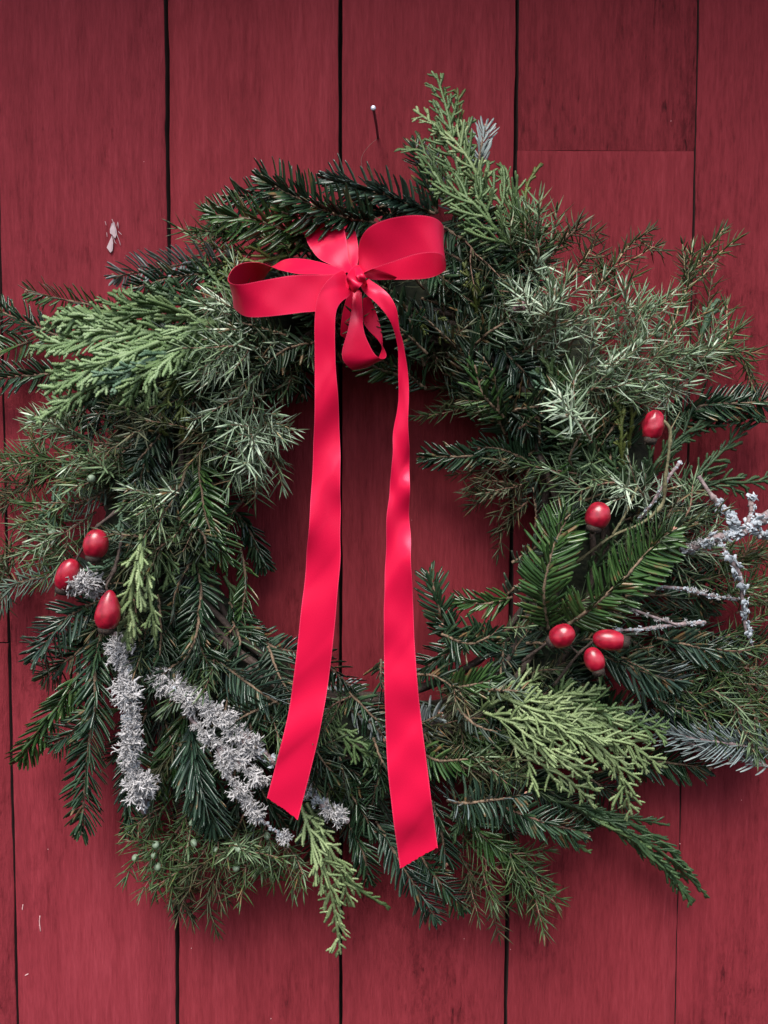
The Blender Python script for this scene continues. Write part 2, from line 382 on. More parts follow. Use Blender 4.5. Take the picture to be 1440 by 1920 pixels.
# ------------------------------------------------------------------ greenery builders
def needles(acc, B, Dn, U, L, W, curve, prof_t, prof_w, keel=.3, mt=0, mu=1):
    """many needles at once: flat top face (slot mt), keeled underside (slot mu)"""
    n = len(B); k = len(prof_t); t = np.asarray(prof_t)[None, :, None]; pw = np.asarray(prof_w)[None, :, None]
    Dn = unit(Dn); U = unit(U - (U * Dn).sum(1, keepdims=True) * Dn); S = np.cross(Dn, U)
    L = L[:, None, None]; W = W[:, None, None]
    cen = B[:, None] + Dn[:, None] * L * t + curve[:, None] * L * t * t
    l = cen - S[:, None] * W * pw / 2; r = cen + S[:, None] * W * pw / 2; kl = cen - U[:, None] * W * pw * keel; gr = cen - U[:, None] * W * pw * .10
    v = np.stack((l, gr, r, kl), 2)                  # n,k,4,3
    base = (np.arange(n) * k * 4)[:, None] + (np.arange(k - 1) * 4)[None]
    base = base.reshape(-1)
    top = np.vstack([np.stack((base + a_, base + a_ + 1, base + a_ + 5, base + a_ + 4), 1) for a_ in (0, 1)])
    u1 = np.stack((base + 2, base + 3, base + 7, base + 6), 1); u2 = np.stack((base + 3, base, base + 4, base + 7), 1)
    q = np.vstack((top, u1, u2)); m = np.r_[np.full(len(top), mt), np.full(len(top), mu)]
    e = (np.arange(n) * k * 4)[:, None] + (k - 1) * 4
    tt = np.vstack((np.hstack((e, e + 1, e + 2)), np.hstack((e, e + 2, e + 3))))
    acc.add(v.reshape(-1, 3), q, tt, 0); acc.qm[-1] = m
CAMN = np.array((0, -1.0, 0.0))
count = {}
def fir(pts, L=19, W=1.9, kind='dark', roll=0.0, pitch=0.0, flip=False, dens=1.0, ang=62, brush=.35, bark=None, label=None,
        parent=None, bend=.18, bud=True, stem_r=1.25, jit=1.0, sides=(None)):
    """fir twig along a photo path; needles comb out to both sides, shorter ones lie on top"""
    parent = parent or wreath
    pw = pathP(pts, 40); length = np.linalg.norm(np.diff(pw, axis=0), axis=1).sum()
    T0 = nrm(pw[-1] - pw[0]); S0 = nrm(np.cross(T0, CAMN))
    n0 = CAMN * math.cos(math.radians(roll)) + S0 * math.sin(math.radians(roll)) + T0 * math.sin(math.radians(pitch))
    # natural wobble of the stem
    wob = np.cumsum(rng.normal(size=(40, 3)), 0); wob -= np.linspace(0, 1, 40)[:, None] * wob[-1]
    pw = pw + wob * .00012
    T, N, S = frames(pw, n0)
    st = Acc(); rr = np.linspace(stem_r, stem_r * .55, 40) * .001 * (1 + .16 * rng.normal(size=40))
    st.tube(pw, rr, k=6, n0=n0)
    stem = st.build('fir_sprig', bark or BK_FIR, parent, origin=pw[0])
    n = int(length / .00105 * dens); n = max(n, 14)
    s = np.clip(np.linspace(.03, 1.0, n) + rng.normal(size=n) * .0035, .02, 1.0); idx = s * 39; i0 = np.clip(idx.astype(int), 0, 38); f = (idx - i0)[:, None]
    def at(A): return A[i0] * (1 - f) + A[i0 + 1] * f
    p, t_, n_, s_ = at(pw), unit(at(T)), unit(at(N)), unit(at(S))
    side = np.where(np.arange(n) % 2, 1.0, -1.0)
    top = rng.uniform(size=n) < brush
    phi = np.where(top, rng.uniform(15, 60, n), rng.uniform(68, 104, n))     # angle from the up normal
    phi = np.radians(phi) * side
    a = np.radians(np.where(top, ang - 12, ang) + rng.normal(size=n) * 3.4 * jit)
    a = a * (1 - .55 * np.clip((s - .86) / .14, 0, 1))
    rad = np.cos(phi)[:, None] * n_ + np.sin(phi)[:, None] * s_
    Dn = np.cos(a)[:, None] * t_ + np.sin(a)[:, None] * rad
    Ln = L * .001 * np.where(top, .68, 1) * rng.uniform(.82, 1.08, n) * (1 - .45 * np.clip((s - .8) / .2, 0, 1) ** 1.5) * (.75 + .25 * np.clip(s / .12, 0, 1))
    U = n_ * 1.0 + .35 * t_ + rng.normal(size=(n, 3)) * .16 * jit
    if flip: U = -U
    curve = t_ * bend + n_ * rng.uniform(-.07, .09, n)[:, None] + rng.normal(size=(n, 3)) * .025 * jit
    nd_ = Acc()
    needles(nd_, p + rad * .0007, Dn, U, Ln, W * .001 * rng.uniform(.85, 1.12, n) * 1.25, curve,
            [0, .12, .5, .86, 1], [.38, .92, 1, .84, .36])
    o = nd_.build('needles', list(FIR[kind]), stem); o['kind'] = 'stuff'
    if bud:
        b = Acc(); e = pw[-1]; t = T[-1]
        b.ball(e + t * .0012, .0022, t, .0013)
        for q in (-1, 1): b.ball(e + S[-1] * q * .0013 + t * .0004, .0017, nrm(t + S[-1] * q * .7), .001)
        b.build('bud', BUD, stem)
    if label: stem['label'] = label
    return stem

def juniper(pts, kind='grey', L=14, W=1.25, step=3.9, twigs=5, bark=None, berries=0, label=None, parent=None, tl=28, spread=55, seed=None):
    """juniper twig: whorls of three stiff spiky needles, short side twigs"""
    parent = parent or wreath
    pw = pathP(pts, 30)
    bark = bark or BK_RED
    st = Acc(); nd_ = Acc(); be = []
    def run(path, r0, dens=1.0, lf=1.0, start=.05):
        n_ = len(path); length = np.linalg.norm(np.diff(path, axis=0), axis=1).sum()
        T, N, S = frames(path, nrm(rng.normal(size=3) * .4 + CAMN))
        st.tube(path, np.linspace(r0, r0 * .5, n_) * (1 + .12 * rng.normal(size=n_)), k=5, n0=nrm(rng.normal(size=3)))
        m = max(3, int(length * (1 - start) / (step * .001) * dens))
        s = np.linspace(start, .995, m)
        idx = s * (n_ - 1); i0 = np.clip(idx.astype(int), 0, n_ - 2); f = (idx - i0)[:, None]
        at = lambda A: A[i0] * (1 - f) + A[i0 + 1] * f
        p, t_, nn, ss = at(path), unit(at(T)), unit(at(N)), unit(at(S))
        for q in range(3):
            keep = rng.uniform(size=m) < .93
            ph = (q * 2 * math.pi / 3 + np.arange(m) * math.pi / 3 + rng.normal(size=m) * .25)[keep]
            k_ = keep.sum()
            rad = np.cos(ph)[:, None] * nn[keep] + np.sin(ph)[:, None] * ss[keep]
            a = np.radians(spread + rng.normal(size=k_) * 10) * (1 - .6 * np.clip((s[keep] - .82) / .18, 0, 1))
            Dn = np.cos(a)[:, None] * t_[keep] + np.sin(a)[:, None] * rad
            Ln = L * .00126 * lf * rng.uniform(.7, 1.1, k_) * (1 - .3 * np.clip((s[keep] - .85) / .15, 0, 1))
            needles(nd_, p[keep] + rad * .0004, Dn, t_[keep] - Dn * .3, Ln, W * .00142 * rng.uniform(.8, 1.1, k_),
                    t_[keep] * .05 + rng.normal(size=(k_, 3)) * .035, [0, .3, .72, 1], [.75, 1, .62, .06], keel=.38)
    run(pw, .0010)
    T, N, S = frames(pw, CAMN); total = np.linalg.norm(np.diff(pw, axis=0), axis=1).sum()
    for k in range(twigs):
        s = rng.uniform(.08, .85); i = int(s * 29)
        phi = rng.uniform(0, 2 * math.pi); rad = math.cos(phi) * N[i] * .7 + math.sin(phi) * S[i] + CAMN * .25
        d = nrm(T[i] * rng.uniform(.6, 1.2) + unit(rad))
        ln = tl * .001 * rng.uniform(.55, 1.15)
        e1 = pw[i] + d * ln * .5; e2 = pw[i] + d * ln + T[i] * ln * .22
        run(cat([pw[i], e1, e2], 9), .0006, lf=.92, start=.15)
        if k < berries:
            c = pw[i] + d * ln * .5 + CAMN * .003 + rng.normal(size=3) * .0015
            bl = Acc(); bl.ball(c, rng.uniform(.0026, .0034), nrm(rng.normal(size=3)), rng.uniform(.0025, .0031), nu=12, nv=9); be.append((bl, c))
    stem = st.build('juniper_sprig', bark, parent, origin=pw[0])
    o = nd_.build('needles', list(JUN[kind]), stem); o['kind'] = 'stuff'
    for bl, c in be: bl.build('berry', BERRY, stem, origin=c)
    if label: stem['label'] = label
    return stem

def cedar(pts, width=34, kind='mid', roll=0.0, pitch=0.0, a0=38, sp=6.6, label=None, parent=None, scale_w=1.0, shape='lance', curl=.0, level=2, drop=0.0):
    """flat spray of scale-leaved cedar: a fan of branchlets that fork in one plane; width = longest side branch (mm)"""
    parent = parent or wreath
    pw = pathP(pts, 48); T0 = nrm(pw[-1] - pw[0]); S0 = nrm(np.cross(T0, CAMN))
    n0 = CAMN * math.cos(math.radians(roll)) + S0 * math.sin(math.radians(roll)) + T0 * math.sin(math.radians(pitch))
    T, N, S = frames(pw, n0); length = np.linalg.norm(np.diff(pw, axis=0), axis=1).sum()
    ac = Acc()
    def scaly(path, nv, w0, w1=None):
        """one branchlet: overlapping scale pairs make a knobbly flat cord"""
        ln = np.linalg.norm(path[-1] - path[0])
        m = max(3, int(ln / .00095)) + 1
        p = cat(path, m) if len(path) != m else path
        w_ = np.linspace(w0, w1 or w0 * .82, m) * .00140 * scale_w
        w_ = w_ * np.where(np.arange(m) % 2, 1.20, .78) * (1 + .07 * rng.normal(size=m)); w_[-1] *= .6; w_[0] *= .8
        ac.tube(p, w_, k=4, n0=nv, flat=.52)
    def branch(p0, d, nv, ln, w_, lev, side0):
        sdir = np.cross(d, nv)
        k = 6; t = np.linspace(0, 1, k)[:, None]
        c = rng.normal() * .05 - side0 * .16          # sweep forward, towards the parent's tip
        path = p0 + d * ln * t + sdir * ln * c * t * t + nv * (-drop * ln * t * t + rng.normal() * .05 * ln * t)
        scaly(path, nv, w_)
        if lev <= 0: return
        gap = .0047; m = int((ln - .003) / gap)
        for j in range(m):
            s = (j + .8) / (m + .6); sd = 1 if (j % 2) else -1
            l2 = ln * .50 * (1 - s) ** .75 * (1 if sd * side0 < 0 else .86) * rng.uniform(.6, 1.3)
            l2 = min(l2 + .0030, .018)
            if l2 < .0034: continue
            pp = p0 + d * ln * s + sdir * ln * c * s * s
            a = math.radians(a0 + rng.normal() * 8); dd = d * math.cos(a) + sdir * sd * math.sin(a)
            nn = nrm(nv + rng.normal(size=3) * .12)
            branch(pp, unit(dd), nn, l2, w_ * .86, lev - 1 if l2 > .007 else 0, sd)
    scaly(pw, n0, 1.25, .85)
    m = int(length / (sp * .001))
    for j in range(m):
        s = .05 + .93 * (j + .5) / m; i = s * 47; i0 = min(int(i), 46); f = i - i0
        p = pw[i0] * (1 - f) + pw[i0 + 1] * f; t_ = unit(T[i0]); nn = unit(N[i0]); ss = unit(S[i0]); sd = 1 if j % 2 else -1
        env = (math.sin(math.pi * min(1, s * .62 + .30)) ** .8) if shape == 'lance' else (1 - s) ** .6
        ln = max(.005, width * .001 * env * rng.uniform(.62, 1.2)); ln = min(ln, (1 - s) * length * 1.15 + .006)
        a = math.radians(a0 + rng.normal() * 7)
        d = nrm(t_ * math.cos(a) + ss * sd * math.sin(a) + nn * (rng.normal() * .16 - curl))
        branch(p, d, nrm(nn + rng.normal(size=3) * .2), ln, 1.0, level - 1, sd)
    o = ac.build('cedar_spray', CED[kind], parent, origin=pw[0])
    if label: o['label'] = label
    return o
def twig(acc, pts, r0, r1, n=30, rough=.14, k=7, knob=0):
    pw = pathP(pts, n)
    r = np.linspace(r0, r1, n) * .001 * (1 + rough * rng.normal(size=n))
    for _ in range(knob):
        c = rng.uniform(0, n); r *= 1 + .5 * np.exp(-((np.arange(n) - c) / 1.2) ** 2)
    acc.tube(pw, r, k=k, n0=(.3, -.8, .5)); return pw

# ------------------------------------------------------------------ the wreath
wo = P(700, 1640, .02); wreath = empty('wreath', wo)
tag(wreath, 'round evergreen wreath of fir, cedar and juniper sprigs hanging on the red plank wall', 'wreath')
CX, CY = 700, 968
# hidden willow hoop that everything is tied to
for k in range(16):
    th0 = rng.uniform(0, 6.28); ph = k / 16 * 6.28; a = Acc(); pts = []
    span = rng.uniform(3.2, 5.6)
    for t in np.linspace(0, 1, 34):
        th = th0 + span * t; rr = 386 + 62 * math.cos(ph + t * 5) + rng.normal() * 3; h = .043 + .022 * math.sin(ph + t * 5)
        pts.append((CX + rr * math.cos(th), CY - rr * 1.04 * math.sin(th), max(.006, h)))
    pw = np.array([P(*q) for q in pts]); a.tube(cat(pw, 90), .0026 * (1 + .1 * rng.normal(size=90)), k=6)
    a.build('willow_rod', BK_DARK, wreath)
# wreath base added as dark infill; its colour holds the shade between sprigs
nu, nv = 220, 30; r_ = np.random.default_rng(3); a = Acc(); g = []
ph_ = r_.uniform(0, 6.28, (12, 2)); fr_ = r_.integers(3, 40, 12)
for i in range(nu):
    th = i / nu * 2 * math.pi
    for j in range(nv):
        ps = j / nv * 2 * math.pi
        b_ = 1 + sum(.045 * math.sin(fr_[k] * th + ph_[k, 0]) * math.sin((k % 4 + 1) * ps + ph_[k, 1]) for k in range(12)) + r_.normal() * .05
        rr = 420 + (84 + 18 * math.sin(2 * th + .6)) * b_ * math.cos(ps)
        g.append(P(CX + rr * math.cos(th), CY - rr * 1.03 * math.sin(th), max(.003, .026 + .028 * b_ * math.sin(ps))))
i = np.arange(nu)[:, None]; j = np.arange(nv)[None]; i2 = (i + 1) % nu; j2 = (j + 1) % nv
a.add(np.array(g), np.stack((i * nv + j, i * nv + j2, i2 * nv + j2, i2 * nv + j), -1).reshape(-1, 4))
INFILL = barkmat('dark_infill', (.006, .010, .005), (.030, .036, .018), 260, .95, 1.0)
a.build('infill_ring', INFILL, wreath)
# wire loop up to the nail
a = Acc(); a.tube(pathP([(709, 258, .004), (688, 278, .004), (677, 300, .004), (684, 330, .012), (690, 372, .03)], 24), .00015, k=4)
a.build('hanging_wire', plain('thin_wire', (.20, .13, .11), .5, .4), wreath)

def rmax(deg):
    A = [0, 18, 33, 45, 60, 75, 90, 107, 122, 137, 154, 167, 180, 200, 213, 228, 240, 248, 265, 280, 293, 301, 316, 335, 350, 360]
    R = [700, 680, 620, 520, 560, 620, 590, 620, 580, 640, 700, 680, 640, 680, 760, 770, 740, 720, 640, 700, 700, 680, 650, 700, 680, 700]
    return np.interp(deg % 360, A, R)
def rmin(deg):
    A = [0, 45, 90, 135, 180, 200, 225, 270, 315, 340, 360]; R = [265, 235, 262, 270, 225, 272, 290, 275, 225, 262, 265]
    return np.interp(deg % 360, A, R)
def filler(kind, n, lo, hi, hlo, hhi, lenlo, lenhi, seed, twist=1.0):
    r = np.random.default_rng(seed)
    for k in range(n):
        deg = (k + r.uniform(0, 1)) * 360 / n
        th = math.radians(deg); u = r.uniform(lo, hi)
        rin, rout = rmin(deg), rmax(deg)
        rb = rin + 40 + (rout - rin - 110) * u
        bx, by = CX + rb * math.cos(th), CY - rb * math.sin(th)
        # right half grows up and out, left half hangs down and out
        tang = 1 if math.cos(th) > 0 else 1
        dirn = th + tang * r.normal(.55 * twist, .55)
        for _ in range(6):
            L = r.uniform(lenlo, lenhi); tx, ty = bx + L * math.cos(dirn), by - L * math.sin(dirn)
            dx, dy = tx - CX, CY - ty; rr = math.hypot(dx, dy); dg = math.degrees(math.atan2(dy, dx))
            if rr > rmax(dg) * .93: lenhi_ = L; dirn += r.choice([-1, 1]) * .5; continue
            if rr < rmin(dg) + 18: dirn = th + r.normal(0, .4); continue
            break
        hb = r.uniform(hlo, hhi); mid = ((bx + tx) / 2 + r.normal() * 9, (by + ty) / 2 + r.normal() * 9, hb + .012)
        # foliage thins towards the rim, so tips sink back to the wall
        edge = np.clip((rr - rmin(dg)) / max(1, rmax(dg) - rmin(dg)), 0, 1)
        ht = max(.012, hb + .012 - .045 * max(0, edge - .45) * 1.8)
        pts = [(bx, by, hb), mid, (tx, ty, ht)]
        if kind == 'fir':
            fir(pts, L=r.uniform(14, 20), W=1.8, kind=r.choice(['shaded', 'shaded', 'shaded', 'dark', 'green']), roll=r.normal(0, 35), pitch=r.normal(0, 15), dens=.75, brush=.4, bud=False, flip=r.uniform() < .12)
        elif kind == 'jun':
            juniper(pts, kind=r.choice(['shaded', 'shaded', 'green', 'brown']), L=r.uniform(12, 15), twigs=4, tl=32, step=3.4)
        else:
            cedar(pts, width=r.uniform(20, 30), kind=r.choice(['dark', 'mid', 'dark']), roll=r.normal(0, 25), level=2, sp=6.0)
filler('fir', 56, 0.05, .75, .020, .042, 120, 190, 1)
filler('fir', 42, 0.0, .55, .050, .072, 110, 170, 2)
filler('fir', 26, -.15, .05, .035, .065, 80, 130, 3, twist=1.8)
filler('fir', 30, .1, .5, .066, .078, 80, 120, 13, twist=1.2)
filler('jun', 34, 0.0, .7, .045, .070, 90, 150, 4)
filler('cedar', 14, 0.1, .7, .03, .06, 120, 180, 5)

# ------------------------------------------------------------------ sprigs one can pick out in the photograph
# --- fir, top
fir([(705,418,.075),(640,405,.085),(560,372,.088),(492,338,.082)], L=21, W=2.1, kind='dark', roll=-20, brush=.7, ang=74, dens=1.9, label='dark fir sprig arching up and left above the bow')
fir([(690,440,.07),(600,415,.08),(520,395,.085)], L=17, kind='green', roll=10, brush=.5, ang=60, dens=1.3)
fir([(815,400,.07),(740,372,.08),(670,352,.08),(612,335,.07)], L=19, kind='blue', roll=-30, brush=.8, ang=62, dens=2.1, label='blue green bristly fir sprig at the top of the wreath')
fir([(790,430,.06),(735,400,.07),(680,395,.075)], L=16, kind='blue', roll=-10, brush=.7, ang=66, dens=1.3)
fir([(640,450,.055),(560,436,.07),(480,412,.075),(398,402,.06)], L=20, kind='green', roll=-15, brush=.5, ang=60, dens=1.3)
fir([(560,470,.05),(470,440,.06),(400,445,.055)], L=17, kind='green', roll=20, brush=.4, dens=1.2)
fir([(560,400,.05),(500,372,.055),(430,372,.05)], L=15, kind='dark', roll=-20, brush=.6, ang=66, dens=1.2)
fir([(470,500,.05),(380,492,.06),(300,505,.055),(215,518,.045)], L=17, kind='silver', roll=-40, brush=.35, ang=72, dens=.8, label='fir sprig with silvery blue needle undersides at the upper left')
fir([(480,520,.05),(400,515,.06),(330,520,.06),(255,540,.05)], L=15, kind='dark', roll=-20, brush=.5, ang=66)
fir([(900,330,.05),(900,290,.055),(912,238,.05)], L=13, W=1.5, kind='silver', brush=.4, ang=40, dens=1.0, label='small fir tip with whitish needles behind the top cedar spray')
fir([(820,400,.045),(800,340,.045),(778,268,.03)], L=15, kind='dark', roll=10, ang=50, label='dark fir tip close to the wall beside the top cedar spray')
fir([(850,395,.04),(812,330,.045),(800,285,.04)], L=13, kind='silver', roll=10, ang=50, dens=.5)
fir([(250,600,.045),(190,578,.05),(120,562,.045),(52,548,.035)], L=14, W=1.6, kind='green', roll=-35, pitch=-10, brush=.45, ang=72, dens=.9, label='long fir sprig pointing left above the broad cedar fan')
fir([(130,640,.025),(60,610,.025),(-30,570,.02)], L=16, kind='dark', roll=10)
fir([(120,700,.025),(50,705,.025),(-40,712,.02)], L=16, kind='dark', roll=-10)
fir([(60,640,.02),(0,660,.02)], L=16, kind='green')
# --- fir, left
fir([(215,690,.05),(205,740,.06),(180,790,.055),(160,850,.045)], L=18, kind='blue', roll=15, ang=70)
fir([(310,750,.06),(293,802,.072),(275,860,.075),(248,945,.07)], L=19, W=1.8, kind='blue', roll=10, ang=62, dens=1.2, label='grey green fir sprig hanging below the cedar fan')
fir([(290,700,.05),(225,760,.06),(150,790,.05)], L=18, kind='dark', roll=0, ang=66)
fir([(372,850,.06),(375,900,.072),(390,975,.078),(425,1052,.068)], L=20, kind='green', roll=-15, ang=58, dens=1.2, label='fir sprig along the left inner edge, bright on one side')
fir([(340,880,.05),(345,950,.06),(352,1040,.06)], L=17, kind='green', roll=10, ang=50)
fir([(225,900,.05),(190,925,.06),(132,955,.055)], L=14, W=1.7, kind='dark', roll=30, brush=.3, ang=76, dens=.9, flip=True)
fir([(440,960,.03),(463,985,.03),(497,1062,.022)], L=14, kind='dark', roll=10, ang=42)
fir([(185,1065,.045),(104,1080,.055),(31,1096,.045),(-10,1140,.035)], L=15, W=1.7, kind='dark', roll=25, brush=.3, ang=74, dens=.85, flip=True, label='fir sprig with pale undersides pointing left past the rose hips')
fir([(190,1126,.065),(150,1142,.075),(115,1168,.075),(62,1236,.06)], L=20, W=1.8, kind='blue', roll=0, ang=60, dens=1.1, label='fan of fir needles just left of the lowest left rose hip')
fir([(150,1262,.05),(130,1295,.055),(95,1345,.05),(38,1424,.035)], L=18, W=2.0, kind='green', roll=-20, ang=42, dens=1.1, label='mossy green fir sprig at the lower left edge')
fir([(192,1180,.06),(180,1245,.07),(180,1320,.072),(163,1437,.06),(152,1560,.045)], L=20, W=1.9, kind='dark', roll=5, ang=55, dens=1.05, stem_r=1.6, label='longest fir branch hanging down at the lower left')
fir([(182,1330,.06),(140,1370,.055),(95,1400,.04)], L=17, kind='dark', roll=0, ang=52)
fir([(250,1165,.06),(262,1205,.072),(276,1245,.075),(290,1290,.07)], L=17, W=1.3, kind='blue', roll=0, ang=48, dens=1.3, label='fine needled fir tip between the two lichen branches')
fir([(366,1041,.055),(378,1110,.07),(370,1175,.075),(385,1230,.078),(408,1276,.07)], L=18, kind='dark', roll=-10, ang=58, label='fir sprig bending down the left inner side')
fir([(380,1180,.06),(350,1215,.06),(330,1250,.055)], L=17, kind='green', ang=50, W=2.1)
fir([(400,1235,.06),(440,1262,.072),(492,1300,.08),(545,1335,.07),(590,1370,.05)], L=23, W=1.6, kind='blue', roll=10, ang=68, dens=1.1, bend=.3, label='long curved fir sprig running under the left ribbon tail')
fir([(358,1350,.055),(362,1425,.07),(378,1490,.072),(405,1552,.06)], L=25, W=2.2, kind='blue', roll=10, ang=42, dens=1.3, label='broad needled fir sprig behind the long lichen branch')
fir([(350,1330,.05),(330,1400,.055),(310,1480,.045)], L=22, W=2.1, kind='green', roll=-10, ang=40)
fir([(235,1440,.02),(242,1500,.03),(246,1565,.025)], L=13, kind='dark', ang=45)
fir([(470,1185,.04),(520,1215,.05),(575,1222,.045)], L=14, kind='blue', roll=-20, ang=70)
fir([(430,1130,.045),(455,1170,.05),(480,1200,.05)], L=15, kind='dark', ang=55)
# --- fir, middle bottom
fir([(600,1275,.04),(640,1288,.05),(676,1302,.048)], L=12, W=1.5, kind='silver', roll=-20, ang=60, dens=.6, label='small fir tip with white needles between the ribbon tails')
fir([(655,1330,.05),(690,1352,.06),(722,1385,.06)], L=14, W=1.5, kind='silver', roll=-15, ang=60, dens=.6)
fir([(765,1357,.055),(792,1352,.065),(824,1340,.066)], L=17, W=2.0, kind='silver', roll=10, brush=.1, ang=60, dens=.8, label='fan of white fir needles beside the right ribbon tail')
fir([(610,1300,.03),(660,1340,.04),(720,1400,.045)], L=17, kind='dark', ang=60)
fir([(560,1380,.035),(620,1420,.05),(700,1470,.05)], L=18, kind='dark', ang=60)
fir([(620,1440,.035),(665,1500,.05),(700,1560,.045)], L=17, kind='dark', ang=60)
fir([(700,1420,.03),(740,1440,.04),(800,1430,.045)], L=17, kind='dark', ang=60)
fir([(655,1545,.035),(682,1600,.045),(690,1650,.035)], L=15, kind='dark', ang=50)
fir([(705,1540,.04),(755,1622,.055),(790,1680,.05),(818,1722,.04)], L=17, kind='blue', roll=0, ang=54, label='fir sprig hanging below the right ribbon tail')
fir([(780,1590,.035),(822,1650,.05),(872,1702,.035)], L=16, kind='dark', roll=0, ang=56)
fir([(810,1500,.05),(830,1560,.055),(835,1620,.05)], L=17, kind='dark', ang=50)
fir([(838,1500,.07),(870,1506,.085),(920,1500,.088),(985,1490,.08)], L=23, W=1.8, kind='blue', roll=5, ang=72, dens=1.0, bend=-.25, label='glossy fir sprig pointing right beside the right ribbon tail')
fir([(935,1510,.055),(985,1528,.07),(1030,1545,.07),(1094,1560,.055)], L=17, kind='dark', roll=-15, ang=56, dens=1.2, bark=BK_RED)
fir([(880,1540,.05),(920,1580,.055),(960,1610,.05)], L=17, kind='green', ang=50)
fir([(828,1296,.055),(880,1284,.07),(932,1274,.07)], L=17, kind='green', roll=0, ang=52, dens=1.2)
fir([(820,1390,.05),(880,1380,.06),(940,1370,.06)], L=17, kind='green', ang=55)
fir([(905,1292,.05),(945,1240,.06),(990,1184,.065)], L=15, W=1.8, kind='blue', roll=-20, ang=40, dens=.8)
fir([(840,1200,.035),(822,1140,.045),(806,1078,.035)], L=17, kind='dark', roll=0, ang=55, dens=1.1, label='fir tip pointing up into the hole at the lower right')
fir([(900,1170,.045),(850,1215,.055),(785,1262,.045)], L=17, kind='dark', roll=0, ang=58, dens=1.1)
fir([(940,1200,.045),(880,1190,.055),(830,1175,.05)], L=17, kind='dark', ang=58)
fir([(960,1120,.045),(905,1130,.05),(858,1128,.035)], L=15, kind='green', ang=50)
# --- fir, right
fir([(1064,1172,.09),(1110,1138,.104),(1165,1090,.106),(1215,1035,.10),(1264,994,.088)], L=24, W=2.2, kind='green', roll=6, ang=66, dens=1.25, stem_r=1.5, bend=.12, label='large glossy fir sprig rising to the right above the rose hips')
fir([(1028,1180,.08),(1021,1105,.096),(1036,1030,.098),(1068,962,.086)], L=23, W=2.1, kind='green', roll=-8, ang=60, dens=1.2, stem_r=1.3, bend=.12, label='fir sprig curving upward left of the large glossy sprig')
fir([(1120,1225,.065),(1165,1242,.08),(1215,1262,.08),(1274,1278,.065)], L=22, W=2.1, kind='blue', roll=10, ang=54, dens=1.1, label='fir sprig pointing right below the three rose hips')
fir([(1230,1195,.05),(1285,1207,.06),(1330,1218,.06),(1385,1222,.045)], L=18, W=1.8, kind='blue', roll=0, ang=50, dens=.9)
fir([(1430,1404,.055),(1370,1395,.06),(1290,1382,.055),(1215,1360,.05)], L=21, W=1.2, kind='blue', flip=True, roll=35, brush=.5, ang=48, dens=.9, bark=BK_GREY, label='fir branch of long thin silvery needles at the lower right')
fir([(1450,1408,.05),(1390,1390,.055),(1320,1375,.05)], L=20, W=1.3, kind='blue', roll=-30, ang=56, dens=.9, flip=True)
fir([(1200,1290,.05),(1240,1315,.055),(1290,1335,.05)], L=17, kind='dark', ang=56)
fir([(1262,1165,.035),(1300,1145,.035),(1345,1118,.025)], L=16, kind='dark', ang=50)
fir([(1250,800,.045),(1310,762,.055),(1380,756,.05),(1460,752,.035)], L=17, kind='dark', roll=-10, ang=60, dens=1.3, label='dark fir branch reaching the right edge of the picture')
fir([(1440,790,.04),(1380,770,.045),(1310,780,.04)], L=16, kind='dark', ang=50)
fir([(905,625,.055),(940,655,.068),(980,695,.07),(1005,720,.065)], L=18, kind='blue', roll=0, ang=66, dens=1.2)
fir([(960,745,.055),(985,790,.065),(1015,815,.06)], L=17, kind='blue', ang=66, dens=1.2)
fir([(968,680,.05),(966,630,.066),(971,588,.07)], L=15, kind='dark', ang=56, dens=1.2)
fir([(935,850,.045),(870,855,.05),(795,855,.035)], L=14, kind='dark', ang=52, label='fir tip pointing left into the hole from the right')
fir([(1000,870,.05),(950,845,.055),(900,838,.05)], L=17, kind='dark', ang=60)
fir([(860,640,.05),(905,690,.06),(930,760,.055)], L=17, kind='dark', ang=60)
fir([(790,560,.055),(850,575,.065),(915,590,.06)], L=19, kind='blue', roll=10, ang=62, dens=1.3)
fir([(800,520,.05),(860,545,.06),(900,600,.055)], L=18, kind='dark', ang=62)
fir([(830,700,.045),(880,720,.05),(930,700,.05)], L=16, kind='dark', ang=60)
fir([(1180,840,.06),(1170,770,.065),(1160,700,.06)], L=17, kind='dark', ang=62, dens=1.2)
fir([(1080,760,.05),(1010,740,.05),(960,700,.05)], L=17, kind='dark', ang=60)
fir([(530,640,.04),(560,680,.045),(570,740,.03)], L=15, kind='dark', ang=60)
fir([(1230,1060,.05),(1310,1080,.04),(1370,1060,.03)], L=15, kind='dark', ang=55)
# purple bud on its own upright tip
a = Acc(); bp_ = P(971, 573, .092)
for k in range(7):
    dd = rng.normal(size=3) * .0020; a.ball(bp_ + dd, .0034, nrm(rng.normal(size=3) + (0, 0, 1.5)), .0024)
a.build('flower_bud', BUD_P, wreath)

